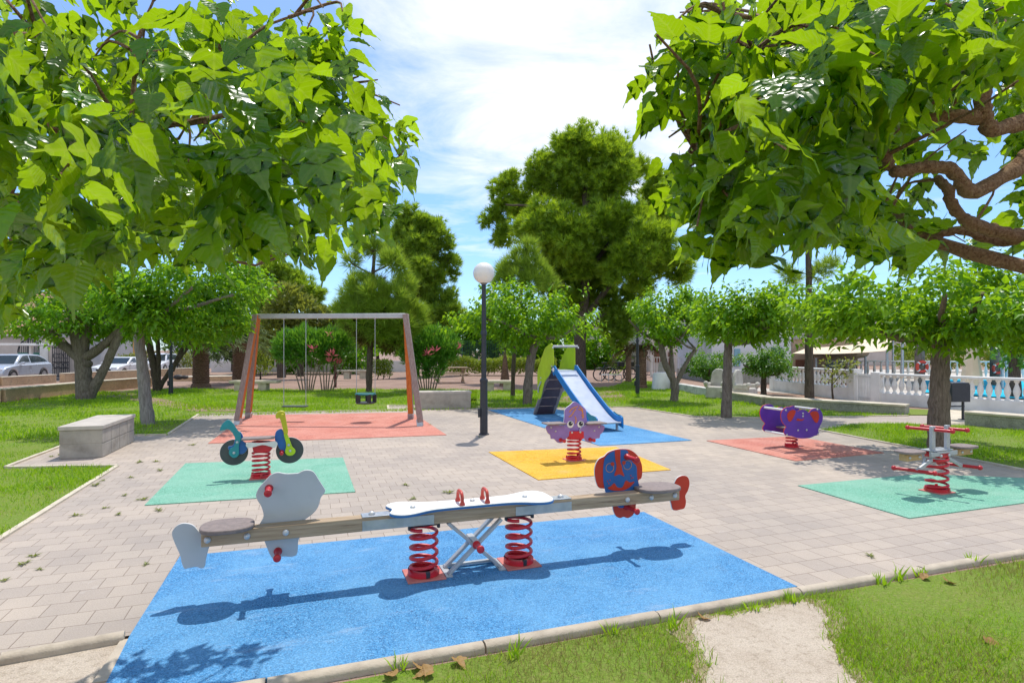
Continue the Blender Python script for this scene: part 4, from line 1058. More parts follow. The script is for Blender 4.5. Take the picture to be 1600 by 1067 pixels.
mulberry('slender many-stemmed tree behind the bleached trunk by the low stone wall', 246, 611, None, (262, 500, 92, 46), .16, 300, seed=27, lsize=.2, leafm=lf_mul2, barkm=barkd,
         stems=[[(246, 611), (243, 590), (238, 560), (230, 525), (225, 500)], [(247, 605), (248, 570), (246, 530), (240, 505)], [(249, 606), (262, 585), (280, 560), (296, 538), (310, 520)], [(270, 575), (280, 555), (292, 530)]], limbs=4, group=None, name='broadleaf_tree')
for px, py, crown, lab, sd in ((1105, 609, (1108, 568, 44, 25), 'small round-headed citrus tree half hidden behind the straight grey mulberry trunk', 31), (1193, 617, (1198, 566, 46, 27), 'round clipped citrus tree standing clear in front of the white balustrade', 32)):
    mulberry(lab, px, py, [(px, py), (px, py - 15), (px + 1, crown[1] + crown[3] * .6)], crown, .12, 420, 7, .13, sd, leafm=lf_cit, slen=.22, flat=.75, group='round citrus trees', name='citrus_tree', limbs=4, barkm=barkd)
blobtree('sapling', 'thin sapling with sparse pale leaves by the gate in the white balustrade', 'tree', 1302, 626,
    [((.035, .02), (1302, 626), (1300, 605), (1301, 575)), ((.015, .006), (1301, 600), (1318, 580), (1330, 570))],
    [(1300, 572, 11, 0), (1318, 570, 13, 0), (1330, 585, 9, 0), (1292, 590, 8, 0), (1310, 590, 11, 0), (1332, 566, 7, 0), (1290, 565, 6, 0)], LS_T, LS_F, lf_yel, 75, .14, seed=33)
blobtree('broadleaf_tree', 'yellowish tree with a loose crown far behind the flat swing seat', 'tree', 470, 591, [((.2, .08), (470, 588), (468, 530), (465, 490))],
    [(447, 468, 24, 0), (470, 492, 30, 0), (435, 512, 24, 0), (505, 506, 28, 0), (480, 525, 26, 0), (450, 540, 22, 0), (515, 530, 20, 0), (420, 540, 16, 0), (530, 500, 22, 0), (555, 520, 22, 0), (440, 490, 22, 0)], LS_T, LS_F, lf_yel, 75, .34, seed=34, group='trees in the background')
for i, (px, Y, bl, m_, lab) in enumerate((
    (365, 44, [(350, 500, 34, 0), (390, 490, 32, 0), (370, 530, 34, 0), (330, 535, 30, 0), (400, 535, 28, 0)], lf_olive, 'grey-green bushy tree in the distance behind the palms'),
    (735, 62, [(720, 520, 30, 0), (760, 515, 32, 0), (800, 525, 30, 0), (745, 548, 26, 0), (690, 535, 24, 0), (790, 550, 24, 0)], lf_mul2, 'deep green tree far behind the hedge and court fence'),
    (850, 52, [(840, 530, 26, 0), (880, 535, 26, 0), (860, 560, 24, 0), (815, 550, 24, 0), (890, 565, 20, 0)], lf_mul2, 'green leafy tree far behind the slide'),
    (415, 47, [(400, 540, 30, 0), (440, 525, 30, 0), (480, 545, 30, 0), (520, 530, 30, 0), (560, 548, 26, 0), (460, 565, 22, 0), (540, 565, 20, 0)], lf_mul2, 'wide green tree behind the yellowish one, beyond the swing'),
    (930, 48, [(930, 540, 24, 0), (955, 560, 22, 0), (905, 555, 22, 0), (940, 575, 18, 0)], lf_mul2, 'dark leafy shrub-like tree behind the bicycles'),
    (1010, 56, [(1000, 515, 30, 0), (1040, 520, 30, 0), (1075, 525, 28, 0)], lf_olive, 'grey-green tree far behind the V-trunked mulberry'),
    (1585, 20, [(1590, 535, 26, 0), (1610, 550, 30, 0), (1575, 556, 18, 0), (1600, 520, 20, 0)], lf_cit, 'leafy tree behind the balustrade at the right edge of the photo'),
    (590, 58, [(560, 535, 24, 0), (600, 525, 28, 0), (640, 530, 28, 0), (520, 538, 22, 0), (670, 540, 22, 0), (620, 505, 24, 0)], lf_mul2, 'distant grey-green trees seen under the swing bar'))):
    blobtree('broadleaf_tree', lab, 'tree', px, 0, [((.2, .08), (px, 545 + 1.65 * F / Y), (px, 540), (px, bl[0][1]))], bl, LS_T, LS_F, m_, 46 if Y > 30 else 80, .009 * Y if Y > 30 else .2, seed=40 + i, Y=Y, group='trees in the background')
def hedge(label, px0, px1, Y, z1, depth, mat, seed, size=.16, dens=620, name='hedge', cat='hedge'):
    g = np.random.default_rng(seed); x0, x1 = (px0 - CX) / F * Y, (px1 - CX) / F * Y
    n = int(dens * (x1 - x0) * (z1 + depth)); t = thing(name, label, cat, ((x0 + x1) / 2, Y, ground_z((x0 + x1) / 2, Y)), 0)
    hx = (x1 - x0) / 2
    P = np.stack([g.uniform(-hx, hx, n), g.uniform(-depth / 2, depth / 2, n), np.abs(g.uniform(0.05, 1, n)) ** .6 * z1], 1)
    P[:, 2] *= 1 + .10 * np.sin(P[:, 0] * 2.1 + seed) + .06 * np.sin(P[:, 0] * 5.3)
    d = nrm(g.normal(size=(n, 3)) + np.array([0, -.4, .5]))
    inst('foliage', LS_T, LS_F, mats_from(d, g.normal(size=(n, 3)) + np.array([0, 0, 1.])), P, size * g.uniform(.6, 1.2, n), mat, t)
    mb = MB()
    for i in range(max(3, int(hx * 1.4))): xx = -hx + (i + .5) * 2 * hx / max(3, int(hx * 1.4)); mb = MB(); limb(mb, [(xx, 0, 0), (xx + .1, 0, z1 * .4), (xx - .05, .05, z1 * .85)], .035, .012, 6); mb.build('stem', woodst, t)
    return t
hedge('yellow-green hedge along the court fence behind the lamp post', 698, 868, 37, 1.05, 1.2, lf_hedge, 51)
hedge('green hedge beyond the pool, behind the white tent', 1400, 1640, 42, 1.9, 1.4, lf_hedge, 52, .2, 300)
hedge('small yellow-green bush on the gravel near the bench, right of the young pine', 585, 612, 34, 1.05, .9, lf_hedge, 53, name='bush', cat='bush')
hedge('flowering yellow hedge by the street beyond the parked white cars', 190, 300, 52, 1.5, 1.2, lf_yel, 54, .22, 260)
blobtree('bush', 'round yellow-green bush on a short stem beside the dark palm trunk', 'bush', 407, 598, [((.05, .03), (407, 599), (407, 580))], [(407, 568, 16, 0), (399, 575, 9, 0), (415, 576, 9, 0), (407, 558, 10, 0)], LS_T, LS_F, lf_hedge, 90, .15, seed=55)
def oleander(label, px, py, sx, blobs, fl, seed):
    stems = [((.03, .014), (px + dx * .35, py), (px + dx * .6, py - 25), (px + dx, py - 52)) for dx in sx]
    return blobtree('oleander_shrub', label, 'shrub', px, py, stems, blobs, LN_T * np.array([1.25, 1, 1]), LN_F, lf_ole, 250, .26, barkm=woodst, seed=seed, group='pink-flowered oleanders', up=1.0, noise_=.45, extra=[('flowers', fl, petal)])
oleander('oleander shrub with bare lower stems, behind the flat swing seat', 480, 610, (-30, -18, -8, 0, 8, 16, 24), [(452, 540, 22, 0), (475, 532, 22, 0), (492, 545, 22, -.2), (460, 556, 16, 0), (440, 552, 12, 0), (500, 532, 16, 0)], [(491, 546, 2, -.9), (515, 522, 1.5, -.6)], 61)
oleander('oleander shrub with a red-pink flower cluster, left of the young pine', 508, 610, (-14, -4, 4, 12, 24, 34), [(520, 534, 20, 0), (535, 545, 17, 0), (512, 552, 15, 0), (540, 532, 12, 0), (525, 560, 12, .2)], [(519, 555, 2.6, -.8), (517, 565, 2.4, -.8), (528, 568, 2.8, -.5)], 62)
oleander('widest oleander shrub with pink flowers, behind the right legs of the swing frame', 668, 610, (-30, -22, -12, -4, 4, 12, 22, 32), [(648, 536, 22, 0), (672, 532, 23, 0), (695, 540, 20, 0), (660, 553, 22, -.2), (685, 556, 18, 0), (640, 556, 14, 0), (705, 552, 11, 0), (655, 575, 16, 0), (680, 578, 15, 0)], [(668, 554, 2.2, -1), (680, 548, 1.8, -1), (716, 543, 2.4, -.3)], 63)

def palm(label, px, py, w, htop, nf=26, flen=1.9, seed=1, cone=False, mat=None, droop=1.0):
    x, y = gp(px, py); g = np.random.default_rng(seed)
    t = thing('palm_tree', label, 'palm', (x, y, 0), 0, 'short palm trees'); zt = H - (htop - HZ) / F * y; r = w * y / F / 2
    prof = [(r * 1.25, -.02), (r * 1.05, zt * .08)]
    k = 16
    for i in range(k):
        z = zt * (.1 + .78 * i / k); rr = r * ((1 - .75 * i / k) if cone else (1 - .08 * i / k)); prof += [(rr * .93, z), (rr * 1.04, z + zt * .034)]
    if not cone: prof += [(r * 1.25, zt * .9), (r * 1.3, zt * .97), (r * .6, zt * 1.05)]
    else: prof += [(r * .2, zt)]
    MB().lathe(prof, n=20).build('trunk', barkp, t, smooth=50)
    Ps = []; Ds = []; Ss = []; mb = MB()
    for i in range(nf):
        a = i * 2.4; el = g.uniform(.1, 1.25); L_ = flen * g.uniform(.8, 1.1)
        d = np.array([math.cos(a) * math.cos(el), math.sin(a) * math.cos(el), math.sin(el)])
        path = [np.array([0, 0, zt * .98]) + d * L_ * q + np.array([0, 0, -droop * .55 * L_ * q * q]) for q in np.linspace(0, 1, 8)]
        mb.tube(path, [.02 * (1 - .8 * q) + .003 for q in np.linspace(0, 1, 8)], 5)
        for q in np.linspace(.15, 1, 26):
            kx = q * 7; i0 = min(6, int(kx)); p = path[i0] + (path[i0 + 1] - path[i0]) * (kx - i0); tg = nrm(path[i0 + 1] - path[i0]); sd = nrm(np.cross(tg, np.array([0, 0, 1.])))
            for s in (-1, 1):
                Ps.append(p); Ds.append(sd * s * .9 + tg * .7 + np.array([0, 0, .1 - .2 * droop]) + g.normal(size=3) * .12); Ss.append(L_ * .22 * (1 - .55 * abs(q - .4)))
    mb.build('frond_stalks', lf_olive, t)
    Ds = np.array(Ds); inst('fronds', LN_T * np.array([.7, 1, 1]), LN_F, mats_from(Ds, g.normal(size=Ds.shape) * .3 + np.array([0, 0, 1.])), np.array(Ps), np.array(Ss), mat or lf_olive, t)
    return t
palm('stout palm with diamond-patterned trunk beside the stone wall, left of the swing frame', 314, 605, 25, 535, 30, 2.2, 71)
palm('dark palm trunk just left of the swing frame legs, behind the stone bench', 376, 599, 25, 534, 30, 2.3, 72)
palm('small palm with a tapering brown stub trunk in front of the hedge', 789, 603, 15, 545, 14, .7, 73, True, lf_mul2)
palm('pale palm trunk beside the bicycles, in front of the white railing', 1004, 606, 13, 548, 22, 1.3, 74, mat=ndl_b, droop=1.5)
palm('thin palm trunk behind the bicycles', 982, 597, 9, 545, 18, 1.2, 75, mat=ndl_b, droop=1.5)

# ------------------------------------------- the two trees we stand under
def fore(label, tx, ty, fork, limbs, mask, ylim, n, seed, rmax, zlim, size=.165, twigs=60, dens=None, topgap=None, keepout=None, edge=None):
    g = np.random.default_rng(seed); o = np.array([tx, ty, 0.])
    t = thing('mulberry_tree', label, 'tree', (tx, ty, 0), 0, 'pruned mulberry trees')
    mb = MB(); limb(mb, [(0, 0, -.05), (.02, 0, fork * .5), (0, .02, fork)], .17, .13, 12, .04, seed)
    segs = []
    for i, (w, *P) in enumerate(limbs):
        W = [np.array(aty(*p)) - o for p in P]
        if w[0] > .03: W = [np.array([0, 0, fork - .06])] + W
        Q = limb(mb, W, w[0], w[1], 12, .10 if w[0] > .025 else .05, seed + i, sub=8); segs += [q for q in Q[len(Q) // 4:]]
    segs = np.array(segs)
    mask = np.array(mask); lo, hi = mask.min(0), mask.max(0)
    cand = 0; E = []
    while len(E) < n and cand < 400000:
        cand += 1
        px, py = g.uniform(lo[0], hi[0]), g.uniform(lo[1], hi[1])
        Y = ylim[0] + (ylim[1] - ylim[0]) * g.uniform() ** .85
        if not in_poly(np.array([px]), np.array([py]), mask)[0]: continue
        p = np.array(aty(px, py, Y))
        if not (zlim[0] < p[2] < zlim[1]) or math.hypot(p[0] - tx, p[1] - ty) > rmax: continue
        if topgap and g.uniform() < topgap(px, py, Y): continue
        E.append(p - o)
    E = np.array(E); c = np.array([0, 0, fork + .2]); nl = 7
    P, Mx, S = shoots(g, E, c, nl, .34, size, down=.8, un=.85, sn=.75)
    W = P + o; tip = W + Mx[:, :, 1] * (S * .8)[:, None]; mid_ = W + Mx[:, :, 1] * (S * .4)[:, None]
    ok = np.ones(len(P), bool)
    Yt = np.maximum(tip[:, 1], .2); ok &= in_poly(tip[:, 0] / Yt * F + CX, HZ + (H - tip[:, 2]) / Yt * F - 6, mask) | (HZ + (H - tip[:, 2]) / Yt * F < 290)
    for q in (W, mid_):
        Yq = np.maximum(q[:, 1], .2); ok &= in_poly(q[:, 0] / Yq * F + CX, HZ + (H - q[:, 2]) / Yq * F, mask) & (q[:, 1] > ylim[0] * .85)
    if keepout:
        W = P + o; Yq = np.maximum(W[:, 1], .2); ok &= ~(in_poly(W[:, 0] / Yq * F + CX, HZ + (H - W[:, 2]) / Yq * F, np.array(keepout[0])) & (W[:, 1] < keepout[1]))
    P, Mx, S = P[ok], Mx[ok], S[ok]
    if edge:      # outermost sprays that make the ragged outline
        E2 = np.array([aty(*q) for q in edge]) - o
        P2, M2, S2 = shoots(g, E2.copy(), c, 9, .26, size * .9, down=.55, un=.8, sn=.7)
        t2 = P2 + o + M2[:, :, 1] * S2[:, None]; y2 = HZ + (H - t2[:, 2]) / t2[:, 1] * F; k2 = y2 < mask[:, 1].max() - (8 if tx > 0 else 95); P2, M2, S2 = P2[k2], M2[k2], S2[k2]
        P, Mx, S = np.concatenate([P, P2]), np.concatenate([Mx, M2]), np.concatenate([S, S2]); E = np.concatenate([E2, E])
    which = g.choice(3, len(P), p=[.38, .37, .25])
    roll = g.normal(size=len(P)) * .25
    allv = []; parts = []
    cr = None
    # three leaf outlines, baked into one crown mesh
    Vs, Fs, Us = [], [], []; base = 0
    for k in range(3):
        q = which == k; tv, tf, tuv = NL[k]; tf = np.array(tf)
        V = np.einsum('nij,kj->nki', Mx[q], tv); wv = 1 + .12 * g.normal(size=(q.sum(), 1, 1))
        V = V * S[q][:, None, None] * np.clip(wv, .75, 1.25) + P[q][:, None]
        Fk = tf[None] + (np.arange(q.sum()) * len(tv))[:, None, None] + base; base += V.shape[0] * V.shape[1]
        Vs.append(V.reshape(-1, 3)); Fs.append(Fk.reshape(-1, 3)); Us.append(np.tile(np.array(tuv, np.float32)[tf.ravel()], (q.sum(), 1)))
    V = np.concatenate(Vs); Fa = np.concatenate(Fs); U = np.concatenate(Us)
    me = bpy.data.meshes.new('crown'); me.vertices.add(len(V)); me.vertices.foreach_set('co', V.astype(np.float32).ravel())
    me.loops.add(Fa.size); me.loops.foreach_set('vertex_index', Fa.astype(np.int32).ravel()); me.polygons.add(len(Fa))
    me.polygons.foreach_set('loop_start', np.arange(0, Fa.size, 3, dtype=np.int32)); me.polygons.foreach_set('loop_total', np.full(len(Fa), 3, dtype=np.int32))
    uv = me.uv_layers.new(name='uv'); uv.data.foreach_set('uv', U.ravel()); me.update(calc_edges=True); me.polygons.foreach_set('use_smooth', np.ones(len(Fa), bool))
    me.materials.append(lf_near); link('crown', me, t)
    # twigs from the limbs out to the shoots
    ne = len(edge) if edge else 0
    for e in E[np.concatenate([np.arange(ne), ne + g.permutation(len(E) - ne)[:twigs]]).astype(int)]:
        dd = np.linalg.norm(segs - e, axis=1); s = segs[dd.argmin()]
        if dd.min() > (1.0 if ne and np.abs(E[:ne] - e).sum(1).min() < 1e-6 else .7): continue
        m1 = (s + e) / 2 + np.array([0, 0, .05]) + g.normal(size=3) * .04
        limb(mb, [s, m1, e], .0085, .003, 5, .0, sub=3)
    mb.build('trunk', barkb, t, smooth=70)
    return t
MASK1 = [(-60, -60), (400, -60), (400, 5), (470, -20), (555, -10), (560, 45), (500, 45), (535, 80), (600, 105), (668, 188), (600, 172), (590, 215), (660, 222), (652, 262), (640, 300), (600, 345), (555, 345), (520, 372), (530, 425), (510, 428), (490, 400), (440, 385), (418, 415), (350, 400), (300, 420), (255, 395), (212, 425), (160, 420), (110, 480), (60, 440), (25, 500), (-60, 500)]
fore('mulberry overhanging the top left corner with backlit leaves close to the camera', -2.75, 2.75, 1.95,
     [((.031, .006), (-60, 160, 2.5), (40, 180, 2.3), (110, 200, 2.25), (200, 195, 2.2), (300, 190, 2.3), (420, 165, 2.5), (520, 135, 2.6)),
      ((.055, .010), (-40, 395, 3.4), (120, 372, 3.6), (230, 372, 3.7), (290, 362, 3.7), (330, 378, 3.7), (395, 330, 3.8), (470, 300, 3.9), (560, 285, 4.0)),
      ((.022, .008), (-60, 70, 2.2), (0, 52, 2.1), (60, 60, 2.1)), ((.010, .004), (205, 195, 2.2), (210, 120, 2.25), (216, 60, 2.3), (240, 0, 2.3)), ((.010, .004), (300, 190, 2.3), (390, 60, 2.4), (470, 20, 2.5)),
      ((.055, .012), (-60, 330, 2.6), (60, 310, 2.7), (140, 330, 2.8)), ((.012, .004), (560, 285, 4.0), (600, 262, 4.0), (625, 245, 3.9)), ((.018, .007), (290, 362, 3.7), (340, 400, 3.7), (400, 415, 3.7))],
     MASK1, (1.3, 3.9), 260, 81, 2.75, (1.98, 3.7), .165, 70, topgap=lambda x, y, Y: .3 if (y < 160 and x < 420) else (.6 if y > 320 and 140 < x < 440 else .1), edge=[(505, 12, 2.3), (535, 18, 2.4), (480, 45, 2.4), (590, 125, 2.6), (625, 165, 2.6), (560, 120, 2.5), (570, 175, 2.7), (640, 232, 3.6), (615, 255, 3.6), (600, 290, 3.6), (575, 320, 3.6), (515, 395, 3.3), (495, 370, 3.3), (470, 360, 3.2), (640, 190, 3.4), (530, 90, 2.4), (421, 366, 3.98), (440, 358, 4.0), (400, 368, 3.95), (520, 366, 4.1), (505, 372, 4.1), (470, 362, 4.0), (360, 372, 3.9), (385, 360, 4.05), (450, 348, 4.1), (545, 340, 4.1), (330, 366, 3.8)])
MASK2 = [(1660, -60), (1055, -60), (1060, 0), (1035, 25), (985, 88), (1040, 75), (1062, 85), (1060, 128), (1110, 105), (1138, 95), (1120, 165), (1085, 160), (1130, 205), (1085, 200), (1020, 232), (1085, 250), (1060, 285), (1035, 330), (1090, 300), (1072, 335), (1090, 392), (1130, 340), (1170, 385), (1215, 400), (1250, 372), (1275, 395), (1315, 372), (1340, 408), (1380, 385), (1412, 432), (1440, 395), (1475, 408), (1520, 385), (1560, 405), (1660, 400)]
fore('mulberry overhanging the top right corner with twisted brown branches', 2.55, 2.35, 1.9,
     [((.036, .022), (1660, 195, 2.3), (1590, 195, 2.25), (1545, 200, 2.2), (1535, 150, 2.2), (1552, 110, 2.25), (1570, 60, 2.3)),
      ((.034, .017), (1640, 255, 2.3), (1580, 270, 2.25), (1520, 300, 2.2), (1485, 265, 2.2), (1440, 262, 2.2), (1400, 268, 2.2), (1382, 240, 2.2), (1378, 222, 2.2)),
      ((.036, .018), (1650, 380, 2.6), (1570, 365, 2.55), (1520, 350, 2.5), (1490, 325, 2.5), (1480, 295, 2.5), (1465, 280, 2.55)),
      ((.032, .013), (1640, 370, 2.6), (1560, 378, 2.7), (1500, 360, 2.75), (1450, 375, 2.8), (1400, 385, 2.85)),
      ((.03, .005), (1545, 185, 2.2), (1480, 182, 2.2), (1400, 188, 2.25), (1300, 150, 2.2), (1180, 80, 2.0)), ((.024, .005), (1382, 240, 2.2), (1300, 225, 2.2), (1200, 235, 2.1), (1090, 240, 2.0)), ((.035, .012), (1450, 375, 2.8), (1400, 330, 3.0), (1320, 310, 3.1), (1230, 330, 3.1)),
      ((.018, .005), (1300, 150, 2.2), (1230, 50, 2.1), (1130, 20, 2.0))],
     MASK2, (1.25, 3.3), 290, 82, 2.9, (1.98, 3.5), .165, 70, topgap=lambda x, y, Y: .97 if (x > 1350 and 150 < y < 400 and Y < 2.7) else 0, keepout=([(1375, 215), (1420, 165), (1480, 165), (1540, 90), (1660, 120), (1660, 400), (1480, 390), (1400, 350)], 2.75), edge=[(1015, 70, 1.75), (1045, 45, 1.75), (1060, 100, 1.8), (1110, 75, 1.85), (1100, 130, 1.85), (1045, 215, 1.9), (1080, 228, 1.9), (1110, 205, 1.9), (1060, 275, 1.95), (1090, 262, 1.95), (1110, 300, 2.0), (1090, 335, 2.0), (1120, 330, 2.0), (1075, 20, 1.75), (1150, 360, 2.3), (1130, 250, 1.9)])
# ------------------------------------------------------- blocks, low walls
def block(label, p, dirv, ln, wd, h):
    a = math.atan2(dirv[1], dirv[0]); t = thing('concrete_bench', label, 'bench', (p[0], p[1], .014), a, 'concrete block benches')
    joint = .014
    m = MB()
    nb = max(2, round(ln / .42))
    for i in range(nb):
        for k in range(2):
            hh = (h - .06) / 2
            m.box((ln * (i + .5) / nb, wd / 2, hh * (k + .5)), (ln / nb - joint, wd, hh - joint))
    m.box((ln / 2, wd / 2, (h - .06) / 2), (ln - .02, wd - .02, h - .062))
    m.build('block_body', conc, t, bevel=.004)
    MB().box((ln / 2, wd / 2, h - .03), (ln + .03, wd + .03, .06)).build('top_slab', conct, t, bevel=.008)
    return t
p0 = gp(160, 716); p1 = gp(210, 691); pL = gp(107, 715)
dv = (p1[0] - p0[0], p1[1] - p0[1])
block('grey concrete block bench at the left edge of the paving, beside the lawn', p0, dv, math.hypot(*dv), math.hypot(p0[0] - pL[0], p0[1] - pL[1]), .485)
p0 = gp(736, 639); p1 = gp(652, 640.5); dv = (p1[0] - p0[0], p1[1] - p0[1])
block('pale concrete block bench in the open beside the right legs of the swing frame', p0, dv, math.hypot(*dv), -.56, .47)

stoney = m_ground('ochre_stone', (.62, .45, .28), (.52, .36, .22), (.36, .27, .19), s1=1.3, s2=7, bump=.6, sp=40)
stonec = m_ground('grey_stone', (.42, .39, .33), (.33, .31, .27), (.2, .19, .16), s1=1.3, s2=7, bump=.6, sp=40)
def lowwall(label, path, h, w, mt, cap=None, name='low_wall', group=None, cat='wall'):
    x, y = path[0]; t = thing(name, label, cat, (x, y, ground_z(x, y)), 0, group)
    body = MB(); cp = MB()
    for (a, b) in zip(path, path[1:]):
        A_ = Vector((a[0] - x, a[1] - y, h / 2)); B_ = Vector((b[0] - x, b[1] - y, h / 2))
        body.bar(A_, B_, w, h)
        if cap: cp.bar(A_ + Vector((0, 0, h / 2 + .025)), B_ + Vector((0, 0, h / 2 + .025)), w + .04, .05)
    body.build('wall_body', mt, t, bevel=.012)
    if cap: cp.build('coping', cap, t, bevel=.01)
    return t
lowwall('near ochre stone wall along the left lawn, with a pale flat coping', [gp(-420, 650), gp(0, 628), gp(145, 612), gp(232, 604)], .37, .34, stoney, kerbp)
lowwall('second ochre stone wall behind the first, beside the parked silver car', [(-36, 22.5), aty(0, 600, 26.5)[:2], aty(84, 600, 29.2)[:2]], .36, .3, stoney, kerbp)
lowwall('ochre stone wall continuing in front of the white saloon car, past the gate opening', [aty(97, 600, 29.6)[:2], aty(160, 600, 32)[:2], aty(300, 600, 38)[:2]], .40, .3, stoney, kerbp)
lowwall('broad stone step behind the stout palm', [gp(272, 590), gp(385, 588)], .25, 1.2, stoney, kerbp)
lowwall('long grey stone edging wall running in front of the white balustrade', [gp(1128, 622), gp(1200, 634), gp(1418, 648.5)], .22, .42, stonec, kerbp)
lowwall('stone edging wall at the right edge, next to the litter bin', [gp(1514, 665), gp(1640, 677), gp(1800, 694)], .27, .42, stonec, kerbp)
wg = lowwall('curved low whitewashed wall with dark blotches behind the V-trunked mulberry', [gp(1028, 603), gp(1058, 609), gp(1088, 615), gp(1116, 620)], .28, .3, M('blotched_white', (.66, .64, .6), .8, (.5, .49, .46), 5, dirt=.8, dirtc=(.07, .07, .08), dscale=4))  # white broken up by random dark blotches
# gravel terrace edge lines
def stone_bench(label, x0, x1, py, h, sup):
    a, b = gp(x0, py), gp(x1, py); t = thing('stone_bench', label, 'bench', ((a[0] + b[0]) / 2, a[1], 0), 0, 'stone slab benches'); L_ = b[0] - a[0]
    MB().box((0, 0, h - .05), (L_, .5, .1)).build('slab', kerbp, t, bevel=.012)
    for sx in sup: MB().box((sx * L_, 0, (h - .1) / 2), (.32, .36, h - .102)).build('support', kerbp, t, bevel=.012)
stone_bench('stone slab bench under the dark palm, behind the left swing leg', 362, 436, 611, .42, (.18, -.32))
stone_bench('stone slab bench in the gravel left of the young pine', 526, 582, 592, .5, (-.2, .24))
stone_bench('stone slab bench between lamp post and leaning mulberry', 758, 800, 611, .42, (-.33, .33))
# picnic table
x, y = gp(703, 598); t = thing('picnic_table', 'weathered timber picnic table half hidden by the pink-flowered shrub', 'table', (x, y, 0), .25)
m = MB(); [m.box((0, -.3 + .15 * i, .74), (1.7, .13, .04)) for i in range(5)]; m.build('tabletop', beamw, t)
for sy in (-.72, .72):
    MB().box((0, sy, .45), (1.7, .26, .04)).build('seat', beamw, t)
for sx in (-.6, .6):
    MB().bar((sx, -.55, 0), (sx, .2, .72), .08, .06, (1, 0, 0)).bar((sx + .07, .55, 0), (sx + .07, -.2, .72), .08, .06, (1, 0, 0)).bar((sx + .14, -.8, .40), (sx + .14, .8, .40), .08, .05).build('leg_frame', beamw, t)

# ------------------------------------------------------ right-hand boundary
def perp(d): return (-d[1], d[0])
WB = [gp(1175, 606), gp(1240, 614), gp(1337, 626.5), gp(1368, 630.5), gp(1600, 650), ]
bal_prof = [(.055, 0), (.055, .03), (.035, .05), (.03, .07), (.062, .17), (.07, .23), (.055, .31), (.03, .40), (.028, .43), (.05, .46), (.05, .5)]
def balustrade(label, a, b, h0, h1, sp, name='balustrade', piers=True, prof=bal_prof):
    L_ = math.hypot(b[0] - a[0], b[1] - a[1]); an = math.atan2(b[1] - a[1], b[0] - a[0])
    t = thing(name, label, 'balustrade', (a[0], a[1], 0), an)
    MB().box((L_ / 2, 0, h0 / 2), (L_, .2, h0)).build('wall_base', whitep, t, bevel=.006)
    MB().box((L_ / 2, 0, h1 - .035), (L_ + .02, .24, .07)).build('handrail', whitep, t, bevel=.012)
    sc_ = (h1 - .07 - h0) / .5; n = int(L_ / sp)
    src = MB().lathe([(r * 1.12, z * sc_) for r, z in prof], n=12).build('baluster', whitep, t, smooth=50)
    src.location = (L_ / n * .5, 0, h0)
    for i in range(1, n):
        c = src.copy(); COL.objects.link(c); c.parent = t; c.location = (L_ * (i + .5) / n, 0, h0)
    if piers:
        for xx in (.0, L_): MB().box((xx, 0, (h1 + .03) / 2), (.26, .28, h1 + .03)).build('pier', whitep, t, bevel=.01)
    return t
e = gp(1760, 665)
balustrade('nearest white balustrade running to the right edge of the photo, pool behind it', gp(1371, 630.8), (gp(1600, 650)[0] + 1.6, gp(1600, 650)[1] - 2.0), .34, .92, .19)
balustrade('white balustrade left of the picket gate, behind the sapling', gp(1210, 610.5), gp(1336, 626.3), .42, .98, .21)
x, y = gp(1337, 626.5); x2, y2 = gp(1369, 630.6)
t = thing('picket_gate', 'white metal picket gate between the two white balustrades', 'gate', (x, y, 0), math.atan2(y2 - y, x2 - x)); L_ = math.hypot(x2 - x, y2 - y)
m = MB(); [m.box((.15 + (L_ - .3) * i / 9, 0, .46), (.035, .03, .84)) for i in range(10)]; m.build('pickets', whitep, t)
MB().box((L_ / 2, 0, .14), (L_ - .24, .035, .05)).box((L_ / 2, 0, .8), (L_ - .24, .035, .05)).build('gate_rail', whitep, t)
# back balustrade beyond the pool
balustrade('distant white balustrade on the far side of the pool', aty(1300, 600, 34)[:2], aty(1640, 600, 31)[:2], .1, 1.0, .32, piers=False)
# entrance slabs, bin
sheet('stone_paving', G((1478, 641), (1520, 640), (1516, 662), (1452, 664)), .022, kerbp)
x, y = gp(1494, 657); t = thing('litter_bin', 'black litter bin on two thin legs behind the nearest mulberry trunk', 'bin', (x, y, .02), .1)
MB().prism([(-.23, .42), (.23, .42), (.23, .80), (.20, .86), (-.20, .86), (-.23, .80)], -.14, .14, 'xz').build('bin_body', darkm, t, bevel=.012)
for sx in (-.2, .17): MB().box((sx, 0, .21), (.04, .04, .43)).build('leg', darkm, t)
MB().box((0, 0, .31), (.4, .03, .03)).build('cross_bar', darkm, t)
MB().box((.17, 0, .008), (.14, .14, .016)).build('foot', darkm, t)

